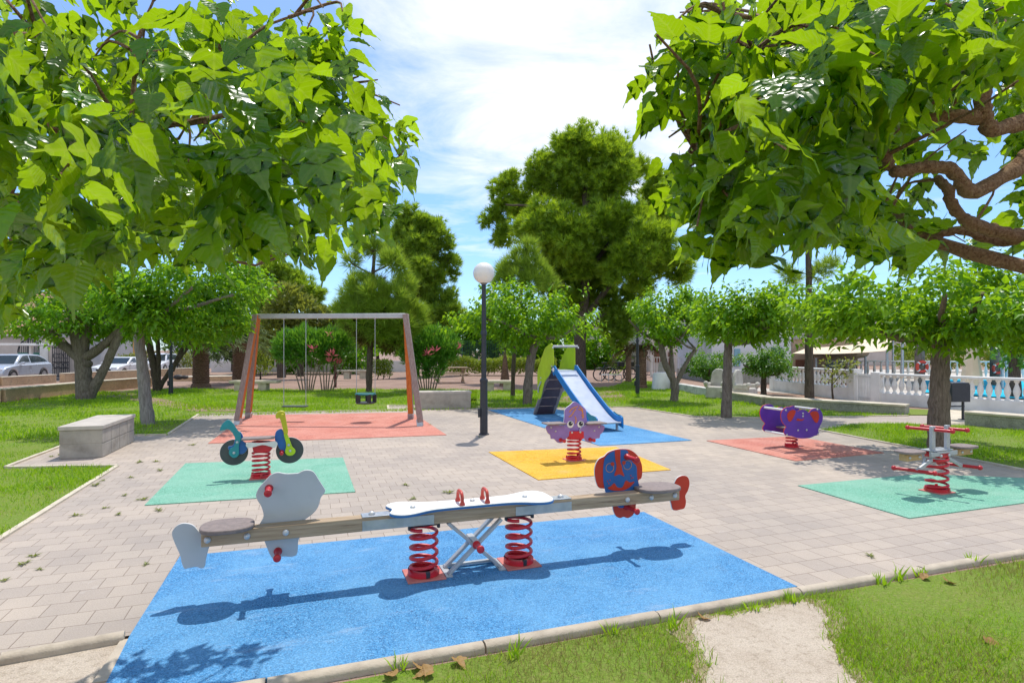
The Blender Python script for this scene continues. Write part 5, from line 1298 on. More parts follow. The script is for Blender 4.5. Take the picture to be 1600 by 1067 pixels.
# pool
pool = m_ground('pool_water', (.02, .42, .60), (.03, .48, .66), (.05, .52, .68), s1=.8, s2=3, bump=.3, sp=6)
def on_(px, Y): return ((px - CX) / F * Y, Y)
sheet('pool_deck', [on_(1375, 19), on_(1640, 16), (36, 24), (36, 48), on_(1290, 46)], .02, conct)
sheet('pool_water', [on_(1440, 22), on_(1640, 18.5), (28, 24), (27, 33), on_(1440, 30)], .06, pool)
cream = M('cream_canvas', (.72, .60, .42), .8, (.64, .52, .36), 2); whitec = M('white_canvas', (.80, .78, .74), .75, (.72, .7, .67), 2)
def sail(name, label, pts, mt, posts):
    c = np.mean([p[:2] for p in pts], 0); t = thing(name, label, 'shade sail', (c[0], c[1], 0)); o = np.array([c[0], c[1], 0])
    n = 8; V = []; P = [np.array(p) - o for p in pts]
    for dz in (0, -.015):
        for i in range(n + 1):
            for j in range(n + 1):
                u, v = i / n, j / n
                p = P[0] * (1 - u) * (1 - v) + P[1] * u * (1 - v) + P[2] * u * v + P[3] * (1 - u) * v
                V.append(p + np.array([0, 0, -.3 * (u * (1 - u) + v * (1 - v)) + dz]))
    k = (n + 1) ** 2; fs = []
    for i in range(n):
        for j in range(n):
            q = [i * (n + 1) + j, (i + 1) * (n + 1) + j, (i + 1) * (n + 1) + j + 1, i * (n + 1) + j + 1]
            fs += [q, [k + a for a in q[::-1]]]
    MB().add(V, fs).build('canvas', mt, t, smooth=80)
    for i in posts: MB().cyl((P[i][0], P[i][1], 0), (P[i][0], P[i][1], P[i][2] + .05), .06, .05, 10).build('post', steel, t)
sail('shade_sail', 'large cream shade sail over the bar behind the white balustrade', [aty(1238, 552, 30), aty(1386, 548, 26), aty(1395, 528, 34), aty(1290, 528, 40)], cream, (1, 2))
sail('shade_sail', 'white canvas awning beside the pool, behind the nearest mulberry trunk', [aty(1410, 536, 24), aty(1566, 536, 24), aty(1572, 527, 31), aty(1400, 528, 31)], whitec, (0, 1, 2))
sail('shade_sail', 'second cream shade sail lower down beside the bar roof', [aty(1275, 560, 32), aty(1352, 558, 30), aty(1360, 548, 36), aty(1262, 545, 38)], cream, (0, 1))
x, y = on_(1518, 21); t = thing('parasol', 'closed cream parasol on the pool deck', 'parasol', (x, y, .02))
MB().cyl((0, 0, 0), (0, 0, 1.95), .03, .03, 10).build('pole', steel, t)
MB().lathe([(.36, .35), (.345, .36), (.3, .8), (.2, 1.4), (.1, 1.85), (.02, 1.98)], n=9).build('canvas', cream, t, smooth=20)
orng = M('lifebuoy_red', (.66, .06, .03), .5)
for px, py, Y, lab, tall in ((1441, 573, 24, 'red lifebuoy hanging on the grey post left of the thick mulberry trunk', 2.0), (1559, 576, 26, 'red lifebuoy on the grey post right of the closed parasol', 2.2)):
    X, Yy, Zz = aty(px, py, Y)
    p = thing('deck_post', 'grey post carrying the ' + ('left' if px < 1500 else 'right') + ' red lifebuoy by the pool', 'post', (X + .05, Y + .22, .02)); MB().cyl((0, 0, 0), (0, 0, tall), .19, .17, 14).build('shaft', bark, p)
    MB().box((0, -.195, Zz + .1), (.06, .03, .12)).build('hook', steel, p)
    t = thing('lifebuoy', lab, 'lifebuoy', (X, Y, Zz)); MB().tube([(.2 * math.cos(i * .2618), 0, .2 * math.sin(i * .2618)) for i in range(24)], .06, 10, closed=True).build('ring', orng, t, smooth=80)
    [MB().tube([(.2 * math.cos(a + q), 0, .2 * math.sin(a + q)) for q in (-.12, 0, .12)], .063, 10).build('band', whitep, t, smooth=60) for a in (.78, 2.35, 3.9, 5.5)]

roofgrey = M('roof_grey', (.36, .36, .37), .8); tan = M('tan_render', (.46, .34, .25), .85, (.38, .28, .2), 2)
palewall = M('pale_render', (.66, .66, .68), .85, (.58, .58, .61), 1.5, bump=.15, dirt=.2, dscale=.8)
pinkwall = M('warm_render', (.62, .55, .50), .85, (.55, .48, .43), 1.5, dirt=.2, dscale=.8)
glass = M('window_glass', (.05, .09, .12), .15); shutter = M('blue_shutter', (.22, .42, .52), .6); brownd = M('brown_door', (.16, .06, .03), .6)
def house(name, label, px0, px1, Y, ztop, depth, mt, parts=(), roof=None, cat='house', base=None, rz=0):
    x0, x1 = on_(px0, Y)[0], on_(px1, Y)[0]; zb = ground_z((x0 + x1) / 2, Y); t = thing(name, label, cat, ((x0 + x1) / 2, Y, zb), rz); w = x1 - x0; ox = (x0 + x1) / 2
    MB().box((0, depth / 2, ztop / 2), (w, depth, ztop)).build('wall', mt, t)
    if base: MB().box((0, depth / 2 - .03, .25), (w + .06, depth + .06, .5)).build('plinth', base, t)
    for nm, a0, b0, a1, b1, mm in parts:       # rectangles given as photo rows and columns at that wall
        X0, X1 = on_(a0, Y)[0] - ox, on_(a1, Y)[0] - ox; Z1, Z0 = H - (b0 - HZ) / F * Y - zb, H - (b1 - HZ) / F * Y - zb
        MB().box(((X0 + X1) / 2, -.02, (Z0 + Z1) / 2), (X1 - X0, .08, Z1 - Z0)).build(nm, mm, t)
    if roof == 'tile':
        m = MB(); n = int(w / .24)
        for i in range(n + 2):
            xx = -w / 2 - .15 + i * (w + .3) / (n + 1)
            m.tube([(xx, -.35, ztop - .02), (xx, depth * .5, ztop + depth * .24)], .09, 8)
        m.bar((0, -.3, ztop - .06), (0, depth * .5, ztop + depth * .23 - .05), w + .3, .06, (0, -.4, 1))
        m.bar((0, depth + .3, ztop - .06), (0, depth * .5, ztop + depth * .23 - .05), w + .3, .06, (0, .4, 1))
        m.build('roof', M('terracotta_tile', (.50, .27, .17), .85, (.36, .22, .16), 5, bump=.3, dirt=.4, dscale=3), t, smooth=60)
        MB().box((0, -.3, ztop - .14), (w + .3, .1, .08)).build('gutter', whitep, t)
    elif roof == 'flat': MB().box((0, depth / 2, ztop + .08), (w + .3, depth + .3, .16)).build('roof', roofgrey, t)
    return t
house('house', 'single-storey pale house with terracotta roof tiles at the far left edge', -180, 66, 40, 3.0, 6, pinkwall, [('window', -60, 545, -20, 575, glass)], 'tile')
house('house', 'taller beige house rising behind the tiled roof on the far left', -150, 120, 54, 5.5, 8, pinkwall, [('window', 20, 492, 40, 512, glass), ('window', 82, 495, 100, 515, shutter)], 'tile')
house('gate_wall', 'white entrance wall with iron gate beside the tiled house', 66, 118, 38.6, 2.7, .4, pinkwall, [('pilaster', 63, 535, 76, 592, whitep), ('lintel', 70, 536, 118, 541, conct)], 'flat', cat='wall')
house('house', 'orange house glimpsed between the forked tree limbs', 125, 178, 70, 3.6, 6, M('orange_render', (.62, .32, .08), .85), [('window', 150, 525, 160, 540, glass)], 'flat')
house('garden_wall', 'long white garden wall behind the white saloon car', 100, 260, 58, .9, .3, palewall, cat='wall')
house('house', 'pale house with blue shutters far behind the palms', 268, 330, 60, 4.5, 6, palewall, [('window', 278, 528, 292, 540, shutter), ('window', 305, 528, 318, 540, shutter)], 'flat')
house('garden_wall', 'white garden wall far behind the pink-flowered shrubs', 330, 640, 50, .95, .3, palewall, [('panel', 440, 568, 452, 575, steel), ('panel', 470, 568, 490, 575, steel)], cat='wall')
house('house', 'white house with pale blue shutter and stone plinth behind the white chairs', 1112, 1236, 29, 3.3, 6, palewall, [('window', 1147, 545, 1156, 572, shutter), ('window', 1205, 543, 1222, 560, glass)], 'flat', base=stonec)
house('house', 'cream house with brown openings beyond the white railing', 1010, 1100, 44, 3.4, 6, pinkwall, [('window', 1022, 548, 1034, 566, brownd), ('window', 1062, 550, 1072, 566, glass), ('door', 1044, 550, 1052, 582, brownd)], 'flat')
house('house', 'pink-toned house behind the bicycles', 892, 1000, 52, 3.6, 6, pinkwall, [('window', 950, 550, 958, 562, glass), ('window', 975, 550, 983, 562, shutter)], 'flat')
house('bar_building', 'grey-roofed pool bar with a brown hatch behind the slim pine trunk', 1238, 1340, 34, 2.2, 5, tan, [('hatch', 1243, 562, 1266, 577, brownd), ('window', 1290, 560, 1320, 575, glass)], 'flat', cat='bar')
house('apartment_building', 'pale apartment block behind the cream shade sails', 1290, 1420, 60, 5.2, 9, pinkwall, [('window', 1320, 515, 1332, 528, glass), ('window', 1352, 515, 1364, 528, glass), ('window', 1384, 515, 1396, 528, glass)], 'flat', cat='building')
# court fence
x0, x1 = on_(690, 55)[0], on_(850, 55)[0]; t = thing('court_fence', 'dark green mesh fence of the sports court behind the hedge', 'fence', (x0, 55, 0)); gfm = M('fence_green', (.03, .10, .09), .6)
m = MB(); w = x1 - x0
for i in range(60): m.box((w * i / 59, 0, 1.2), (.02, .02, 2.4))
for i in range(14): m.box((w / 2, .015, .1 + 2.3 * i / 13), (w, .01, .02))
m.build('mesh_panel', gfm, t)
for i in range(6): MB().cyl((w * i / 5, 0, 0), (w * i / 5, 0, 2.5), .05, .05, 8).build('post', gfm, t)
MB().box((w / 2, -.05, .35), (w, .1, .7)).build('kick_board', palewall, t)
# white railings centre right
def railing(label, a, b, h, sp, mt=whitep, name='railing'):
    L_ = math.hypot(b[0] - a[0], b[1] - a[1]); t = thing(name, label, 'railing', (a[0], a[1], 0), math.atan2(b[1] - a[1], b[0] - a[0]))
    m = MB(); n = int(L_ / sp); [m.box((L_ * i / n, 0, h / 2 + .05), (.03, .03, h - .1)) for i in range(n + 1)]; m.build('bars', mt, t)
    for z in (.12, h): MB().box((L_ / 2, 0, z), (L_, .05, .05)).build('rail', mt, t)
    for k in range(int(L_ / 2.4) + 1): MB().box((min(L_, k * 2.4), 0, (h + .1) / 2), (.12, .12, h + .1)).build('post', mt, t)
railing('white railing behind the pale palm trunk and the grey monument', on_(1018, 35), on_(1075, 34), 1.15, .16)
railing('white railing on a stone step between palm and white house', on_(1076, 33.5), on_(1118, 31), 1.0, .16)
railing('dark iron railing left of the white railing, beside the bicycles', on_(984, 36), on_(1016, 35.2), 1.2, .14, darkm)
railing('white railing beside the street far behind the flat swing', on_(430, 46), on_(500, 47), 1.0, .2)

# monument, chairs, bicycle
x, y = gp(1033, 608); t = thing('monument', 'white drum-shaped monument topped by a dark tapered stone', 'monument', (x, y, 0))
MB().lathe([(.38, 0), (.37, .1), (.33, .62), (.30, .68), (.16, .7)], n=24).build('drum', whitep, t, smooth=40)
MB().lathe([(.15, .69), (.13, .8), (.09, 1.1), (.07, 1.12)], n=4).build('cap_stone', conc, t, smooth=0)
chairst = M('pale_stone', (.58, .55, .49), .8, (.46, .43, .38), 5, bump=.3, dirt=.4)
def armchair(label, px, py, rz):
    x, y = gp(px, py); t = thing('stone_armchair', label, 'chair', (x, y, 0), rz, 'white stone armchairs'); m = MB()
    MB().box((0, 0, .2), (.62, .6, .4), taper=.94).build('seat', chairst, t, bevel=.05, seg=3)
    MB().prism([(-.26, .3), (.26, .3), (.27, .6), (.22, .86), (.10, .98), (-.10, .98), (-.22, .86), (-.27, .6)], .2, .3, 'xz').build('backrest', chairst, t, smooth=40, bevel=.04, seg=3)
    for sx in (-1, 1):
        MB().box((sx * .28, -.04, .44), (.1, .5, .16)).ball((sx * .28, -.28, .5), .085, 12).build('armrest', chairst, t, bevel=.03)
armchair('white stone armchair half hidden by the straight grey mulberry trunk', 1120, 622, -.6)
armchair('white stone armchair with a high back right of the grey mulberry trunk', 1164, 625, .7)
lowwall('short ochre plinth between the two white stone armchairs', [gp(1134, 621), gp(1150, 622)], .3, .4, stoney, cat='plinth', name='stone_plinth')
def bike(label, px, py, rz, mt):
    x, y = gp(px, py); t = thing('bicycle', label, 'bicycle', (x, y, 0), rz, 'parked bicycles')
    for sx in (-.52, .52):
        w = MB().tube([(sx + .33 * math.cos(i * .2618), 0, .34 + .33 * math.sin(i * .2618)) for i in range(24)], .032, 6, closed=True).build('wheel', black, t)
        m = MB(); [m.bar((sx, 0, .34), (sx + .32 * math.cos(i * .785), 0, .34 + .32 * math.sin(i * .785)), .008, .008, (0, 1, 0)) for i in range(8)]; m.build('spokes', steel, w)
    MB().tube([(-.52, 0, .34), (-.1, 0, .32), (.35, 0, .78), (-.22, 0, .80), (-.52, 0, .34)], .036, 6).tube([(-.1, 0, .32), (-.25, 0, .9)], .02, 6).tube([(.52, 0, .34), (.32, 0, .98)], .02, 6).build('frame', mt, t)
    MB().box((.62, 0, .86), (.3, .34, .26)).build('basket', black, t, bevel=.02)
    MB().box((-.26, 0, .93), (.26, .13, .06)).build('saddle', black, t, bevel=.02)
    MB().tube([(.24, -.27, 1.02), (.33, -.1, 1.03), (.33, .1, 1.03), (.24, .27, 1.02)], .015, 6).build('handlebar', darkm, t)
    return t
bike('dark bicycle with a black basket leaning at the rack, left one of the pair', 952, 595, .15, darkm)
bike('bicycle with a lime green frame, right one of the pair by the palm trunk', 968, 594, -.2, limebd)
x, y = gp(954, 596); t = thing('cycle_rack', 'low silver bicycle rack on the path behind the slide', 'rack', (x, y - .3, 0)); MB().tube([(-.5, 0, 0), (-.5, 0, .35), (.5, 0, .35), (.5, 0, 0)], .025, 8).tube([(-.15, 0, 0), (-.15, 0, .35)], .02, 8).tube([(.15, 0, 0), (.15, 0, .35)], .02, 8).build('hoops', steel, t)
# left arched gate and iron gate
X0, X1 = on_(28, 39.4)[0], on_(62, 39.4)[0]; w = X1 - X0; t = thing('metal_gate', 'green sheet metal gate with an arched iron top behind the silver car', 'gate', (X0, 39.4, -.3)); gg = M('green_sheet', (.03, .17, .12), .6)
MB().box((w / 2, 0, .85), (w, .05, 1.7)).build('sheet', gg, t)
m = MB().tube([(w / 2 - w / 2 * math.cos(a), 0, 1.7 + .9 * math.sin(a)) for a in np.linspace(0, math.pi, 14)], .04, 6)
for i in range(1, 12):
    q = i / 12; m.box((w * q, 0, 1.7 + .45 * math.sin(math.acos(1 - 2 * q))), (.03, .03, .9 * math.sin(math.acos(1 - 2 * q))))
m.box((w / 2, -.04, 1.3), (.07, .03, 2.6)); m.build('iron_arch', darkm, t)
X0, X1 = on_(82, 38.3)[0], on_(108, 38.3)[0]; w = X1 - X0; t = thing('iron_gate', 'tall black wrought iron gate in the white entrance wall', 'gate', (X0, 38.3, -.3))
m = MB(); [m.box((w * i / 9, 0, 1.15), (.035, .03, 2.1)) for i in range(10)]; [m.box((w / 2, 0, z), (w, .03, .05)) for z in (.2, .7, 1.1, 2.0)]
for i in range(3):
    for z in (.9, 1.5): m.tube([(w * (.2 + .3 * i) + .16 * math.cos(a), -.02, z + .16 * math.sin(a)) for a in np.linspace(0, 5.6, 12)], .02, 5)
m.build('bars', darkm, t)
x0_, x1_ = on_(-40, 34)[0], on_(22, 34)[0]; t = thing('carport', 'white carport roof on a thin post above the silver car', 'carport', (x0_, 35.2, -.3))
MB().box(((x1_ - x0_) / 2 + .4, .6, 2.2), (x1_ - x0_ + .8, 2.4, .14)).build('roof', whitep, t, bevel=.02)
for dx in (0, x1_ - x0_): MB().box((dx, 0, 1.06), (.14, .14, 2.13)).build('post', whitep, t)

# ---------------------------------------------------------------------- cars
carw = M('white_car_paint', (.72, .73, .75), .2, (.68, .69, .72), 1, spec=.6); cars = M('silver_car_paint', (.52, .56, .62), .22, (.48, .52, .58), 1, metal=.35)
cglass = M('car_glass', (.02, .035, .045), .08); rimm = M('alloy_rim', (.5, .5, .52), .3, metal=.7); lampw = M('headlight', (.7, .72, .75), .12); lampr = M('tail_light', (.45, .015, .015), .2)
def car(label, px, Y, ang, paint, kind):
    x = (px - CX) / F * Y; t = thing('parked_car', label, 'car', (x, Y, ground_z(x, Y)), ang, 'parked cars')
    Ln = 4.0 if kind != 'saloon' else 4.7; h = 1.48 if kind != 'saloon' else 1.40; wd = .86; s = Ln / 4
    # body side outline, front at +x, wheel arches cut in
    def arch(cx): return [(cx + .36 * math.cos(a), .31 + .36 * math.sin(a)) for a in np.linspace(math.pi, 0, 9)]
    fx, bx = 1.22 * s, -1.22 * s
    body = [(-2 * s, .35), (-1.95 * s, .25)] + [p for p in arch(bx) if p[1] > .25] + [p for p in arch(fx) if p[1] > .25] + [(1.95 * s, .25), (2 * s, .42), (1.96 * s, .66), (1.75 * s, .80), (1.0 * s, .93)]
    body += [(-1.75 * s, .96), (-1.98 * s, .85)] if kind != 'hatch' else [(-1.85 * s, .98), (-1.99 * s, .8)]
    bo = MB().prism(body, -wd, wd, 'xz').build('body', paint, t, smooth=30, bevel=.07, seg=3)
    top = {'hatch': [(1.05, .92), (.38, h - .04), (-.2, h), (-1.1, h - .05), (-1.62, h - .3), (-1.84, .97)], 'saloon': [(.85, .92), (.15, h - .03), (-.3, h), (-.9, h - .06), (-1.65, .96)], 'suv': [(1.0, .92), (.45, h + .05), (-.2, h + .1), (-1.4, h + .06), (-1.85, .95)]}[kind]
    top = [(a * s, z) for a, z in top]; n = len(top); V = []
    for a, z in top: V.append((a, -wd + .04 + .17 * (z - .92) / .5, z))
    for a, z in top: V.append((a, wd - .04 - .17 * (z - .92) / .5, z))
    MB().add(V, [list(range(n)), list(range(n, 2 * n))[::-1]] + [[i, i + n, (i + 1) % n + n, (i + 1) % n][::1] for i in range(n)]).build('roof_cabin', paint, t, smooth=30, bevel=.04)
    # glazing: shrunken copy of the side outline, 6 mm proud
    cxm = sum(a for a, z in top) / n; zc = (.98 + max(z for a, z in top)) / 2
    for sy in (-1, 1):
        for lo, hi in ((-2, -.25 * s), (-.17 * s, 2)):
            P = []
            for a, z in top:
                a2, z2 = cxm + (a - cxm) * .86, zc + (z - zc) * .70
                P.append((min(max(a2, lo), hi), z2))
            V = [(a, sy * (wd - .04 - .17 * (z - .92) / .5 + .006), z) for a, z in P]
            MB().add(V + [(v[0], v[1] - sy * .01, v[2]) for v in V], [list(range(n)) if sy < 0 else list(range(n))[::-1]] + [[i, (i + 1) % n, n + (i + 1) % n, n + i] for i in range(n)]).build('side_window', cglass, t, smooth=0)
    def screen(i, j, nm):
        (a0, z0), (a1, z1) = top[i], top[j]; sg = 1 if a0 > 0 else -1; q = []
        for f_ in (.1, .92):
            a, z = a0 + (a1 - a0) * f_, z0 + (z1 - z0) * f_; yy = wd - .12 - .17 * (z - .92) / .5
            q += [(a + sg * .012, -yy, z + .012), (a + sg * .012, yy, z + .012)]
        q = [q[0], q[1], q[3], q[2]]
        MB().add(q + [(v[0] - sg * .01, v[1], v[2] - .01) for v in q], [[0, 1, 2, 3], [7, 6, 5, 4], [0, 4, 5, 1], [1, 5, 6, 2], [2, 6, 7, 3], [3, 7, 4, 0]]).build(nm, cglass, t, smooth=0)
    screen(0, 1, 'windscreen'); screen(n - 1, n - 2, 'rear_window')
    for cx_ in (fx, bx):
        for sy in (-1, 1):
            w = MB().lathe([(.2, -.1), (.31, -.1), (.33, -.06), (.33, .06), (.31, .1), (.2, .1)], (0, 0, 0), 22, axis='y').build('wheel', black, t, smooth=40); w.location = (cx_, sy * (wd - .09), .33)
            MB().lathe([(.2, -.105), (.2, .105)], n=10, axis='y').build('rim', rimm, w)
    for sy in (-1, 1):
        MB().box((1.86 * s, sy * .6, .68), (.22, .36, .14), m=0).build('headlight', lampw, t, bevel=.04)
        MB().box((-1.9 * s, sy * .68, .82), (.16, .26, .22)).build('tail_light', lampr, t, bevel=.04)
        MB().box((.62 * s, sy * (wd + .07), 1.0), (.16, .16, .12)).build('wing_mirror', paint, t, bevel=.03)
        MB().box((-.1, sy * (wd + .008), .82), (.18, .03, .03)).build('door_handle', rimm, t)
    MB().box((1.985 * s, 0, .52), (.05, .9, .26)).build('grille', darkm, t, bevel=.02)
    MB().box((2.015 * s, 0, .40), (.02, .5, .1)).build('number_plate', whitep, t)
    MB().box((0, 0, .24), (3.5 * s, 1.5, .1)).build('underbody', black, t)
    return t
car('silver hatchback parked beyond the ochre walls at the left edge', 19, 32.5, R(277), cars, 'hatch')
car('white saloon car with dark grille seen between the forked tree and the bleached trunk', 192, 41, R(276), carw, 'saloon')
car('white car farthest away, seen behind the bleached trunk and the slender lamp post', 252, 50, R(276), carw, 'suv')
x, y = gp(282, 592)
tag(MB().ball((0, 0, .11), .28, 14, sq=(1, .6, .5)).ball((.3, .1, .1), .2, 12, sq=(1, .7, .55)).build('black_bag', black), 'soft black bag left on the step behind the palm', 'bag').location = (x, y - .2, .0)
sheet('street', [on_(-400, 30), on_(70, 30), on_(330, 62), on_(150, 75), on_(-700, 60)], -.285, asphalt)

# more lamp posts (copies, globes up in the foliage)
dup(lp, (*gp(267, 617), 0), .4, 'dark lamp post among the slender trees on the left, its globe in the leaves')
dup(lp, (*gp(996, 617), 0), -.3, 'dark lamp post on the lawn behind the slide, left of the V-trunked mulberry')
x, y = gp(493, 605); t = thing('wooden_post', 'dark red post standing between the oleander shrubs', 'post', (x + .85, y, 0)); MB().cyl((0, 0, 0), (0, 0, 1.15), .06, .06, 10).build('shaft', M('dark_red', (.12, .02, .025), .6), t); MB().box((0, 0, 1.15), (.22, .06, .1)).build('head', M('dark_red2', (.2, .02, .03), .5), t, bevel=.02)

# ------------------------------------------------- grass, weeds, dry leaves
gA_T = np.array([(-.05, 0, 0), (.05, 0, 0), (-.035, .55, .06), (.035, .55, .06), (0, 1, .25)]); gA_F = [(0, 1, 3), (0, 3, 2), (2, 3, 4)]
gB_T = np.array([(-.07, 0, 0), (.07, 0, 0), (0, 1, .15)]); gB_F = [(0, 1, 2)]
def grass(label, poly, dens, size, seed, T, Fc, z=.006, wide=1.0, holes=(), clip=None, mat=grassm, fade=None):
    g = np.random.default_rng(seed); poly = np.array(poly); lo, hi = poly.min(0), poly.max(0)
    if clip: lo, hi = np.maximum(lo, clip[0]), np.minimum(hi, clip[1])
    n = int(dens * (hi - lo).prod()); x = g.uniform(lo[0], hi[0], n); y = g.uniform(lo[1], hi[1], n)
    ok = in_poly(x, y, poly)
    for h in holes: ok &= ~in_poly(x, y, np.array(h))
    pat = np.sin(x * 1.9 + 1.3 * np.sin(y * 1.4)) + np.sin(y * 2.3 + x * .7) + .8 * np.sin(x * 5.1 - y * 3.7)
    ok &= g.uniform(size=n) < np.clip(.75 + .22 * pat, .12, 1)
    if fade is not None: ok &= g.uniform(size=n) < fade(x, y)
    ok &= np.abs(x) < .98 * y + 1.0
    x, y = x[ok], y[ok]; pat = pat[ok]; n = len(x)
    d = nrm(np.stack([g.normal(size=n) * .45, g.normal(size=n) * .45, np.ones(n)], 1)); nn = np.stack([g.normal(size=n), g.normal(size=n), g.uniform(-.2, .2, n)], 1)
    P = np.stack([x, y, np.full(n, z)], 1); S1 = size * g.uniform(.5, 1.2, n) * (1 + .18 * pat); S = np.stack([S1 * wide, S1, S1], 1)
    V = np.einsum('nij,nkj->nki', mats_from(d, nn), T[None] * S[:, None, :])
    o = inst('grass', np.zeros((len(T), 3)), Fc, np.tile(np.eye(3), (n, 1, 1)), P, np.ones(n), mat)
    co = (V + P[:, None]).reshape(-1, 3).astype(np.float32); o.data.vertices.foreach_set('co', co.ravel()); o.data.update()
    return tag(o, label, 'grass', None, 'stuff')
pcx, pcy = np.array(PATCH).mean(0)
WORN = [(pcx + (x - pcx) * 1.12, pcy + (y - pcy) * 1.08) for x, y in PATCH]
CORE = [(pcx + (x - pcx) * .88, pcy + (y - pcy) * .9) for x, y in PATCH]
def nearfade(x, y):
    ins = in_poly(x, y, np.array(PATCH))
    # thin and dry along the kerb and left of the patch
    dk = (x - kB[0]) * -math.sin(.31) + (y - kB[1]) * math.cos(.31)
    thin = np.where(x < pcx - .2, .22 + .4 * np.sin(x * 4.3 + y * 3.1), .62 + .55 * np.sin(x * 1.7 + 1.1 * y + .6) * np.sin(y * 2.6 - x) + .3 * np.clip(4.4 - y, -1, 1))
    return np.where(ins, .16, np.clip(thin, .1, 1))
FRONT_CLIP = (np.array([-1.2, 2.3]), np.array([6.5, 6.2]))
grass('short bright green lawn grass in the right foreground', LAWN_F, 7000, .045, 91, gA_T, gA_F, holes=[CORE], clip=FRONT_CLIP, wide=.85, fade=nearfade)
grass('straw-coloured dry grass mixed into the foreground lawn', LAWN_F, 4600, .040, 92, gA_T, gA_F, holes=[CORE], clip=FRONT_CLIP, wide=.6, mat=grassd, fade=lambda x, y: np.clip(.66 + .5 * np.sin(x * 3.1 + y * 2.2) + .35 * np.sin(y * 7 - x * 4) + np.where(x < pcx, .35, 0), .03, 1) * np.where(in_poly(x, y, np.array(PATCH)), .35, 1))
grass('green lawn grass beside the left paving edge', LAWN_L, 1500, .055, 93, gB_T, gB_F, clip=(np.array([-10, 4.5]), np.array([-3, 10.5])), wide=1.3)
grass('green grass of the wide left lawn and behind the swing', LAWN_L, 420, .075, 94, gB_T, gB_F, clip=(np.array([-24, 10.5]), np.array([0, 28])), wide=2.0)
grass('green grass of the lawn behind the slide and purple rider', LAWN_R, 420, .075, 95, gB_T, gB_F, wide=2.0)
grass('green grass around the nearest standing mulberry', LAWN_M, 1100, .06, 96, gB_T, gB_F, z=.028, wide=1.4)
# weeds in the paving joints
g = np.random.default_rng(7); wt = []; wd_ = []
n = 26; a = g.uniform(0, 6.28, n); d = np.stack([np.cos(a), np.sin(a), g.uniform(.15, .8, n)], 1)
w0 = inst('weed', LN_T * np.array([1.5, 1, 1]), LN_F, mats_from(d, np.tile([0, 0, 1.], (n, 1))), np.stack([g.normal(size=n) * .014, g.normal(size=n) * .014, np.full(n, .004)], 1), g.uniform(.03, .075, n), lf_yel)
W_ = [(62, 893), (38, 884), (52, 872), (228, 885), (120, 808), (185, 806), (4, 911), (248, 800), (418, 722 + 88), (152, 749), (160, 753), (78, 765), (95, 712), (80, 715), (218, 724), (245, 723), (195, 776), (222, 783), (250, 737), (165, 796), (115, 736), (645, 782), (634, 760), (575, 828), (700, 772), (1360, 872), (205, 748), (150, 760), (300, 697), (672, 665), (750, 684)]
for i, p in enumerate(W_):
    o = w0 if i == 0 else w0.copy()
    if i: COL.objects.link(o)
    o.location = (*gp(*p), .015); o.rotation_euler = (0, 0, i * 1.7); k = (.45 + .4 * ((i * 37) % 10) / 10) * (1 if p[1] > 780 else 1.25); o.scale = (k * 1.5, k * .8, k)
    tag(o, 'small yellow-green weed tuft growing in a paving joint', 'weed', 'weeds in the paving joints')
t1 = inst('grass_tuft', gA_T * np.array([1.3, 1, 1]), gA_F, mats_from(np.stack([g.normal(size=16) * .3, g.normal(size=16) * .3, np.ones(16)], 1), g.normal(size=(16, 3))), np.stack([g.normal(size=16) * .025, g.normal(size=16) * .02, np.zeros(16)], 1), g.uniform(.06, .13, 16), grassm)
for i, p in enumerate([(630, 1045), (1372, 912), (1408, 908), (1440, 900), (1515, 880), (1055, 985), (1180, 955), (1232, 940), (806, 1030), (960, 990)]):
    o = t1 if i == 0 else t1.copy()
    if i: COL.objects.link(o)
    o.location = (*gp(*p), .0); o.rotation_euler = (0, 0, i * 2.1); o.scale = (.9 + .1 * (i % 3),) * 3
    tag(o, 'tall green grass tuft growing against the front kerb', 'grass tuft', 'grass tufts along the front kerb')
dryl = m_leaf('dry_leaf', (.30, .16, .05), (.45, .28, .10), (.4, .25, .08), .25, .6, .02)
tv, tf, tuv = NL[1]; tv = tv.copy(); tv[:, 2] = tv[:, 2] * 1.2 + .5 * tv[:, 0] ** 2 + .25 * (tv[:, 1] - .5) ** 2
dl = inst('dry_leaf', tv * .11, tf, np.eye(3)[None], np.zeros((1, 3)), np.ones(1), dryl, smooth=True)
for i, (px, py, lab) in enumerate([(655, 1053, 'curled dry mulberry leaf at the foot of the front kerb, left of the pair'), (676, 1056, 'dry brown leaf lying beside another at the foot of the front kerb'), (712, 1036, 'crumpled dry leaf close under the front kerb'), (1097, 972, 'dry leaf at the corner of the bare dirt patch'), (1451, 906, 'dark brown dry leaf under the kerb on the right'), (1540, 1003, 'pale dry leaf lying alone on the right-hand grass'), (1478, 913, 'small pale dry leaf by the kerb near the dark brown one'), (615, 1064, 'dry leaf nearest the bottom edge, below the front kerb')]):
    o = dl if i == 0 else dl.copy()
    if i: COL.objects.link(o)
    o.location = (*gp(px, py), .022); o.rotation_euler = (.25 * math.sin(i), .3 * math.cos(i * 2), i * 1.9); o.scale = (1 - .06 * (i % 4),) * 3
    tag(o, lab, 'dry leaf', 'fallen dry leaves')

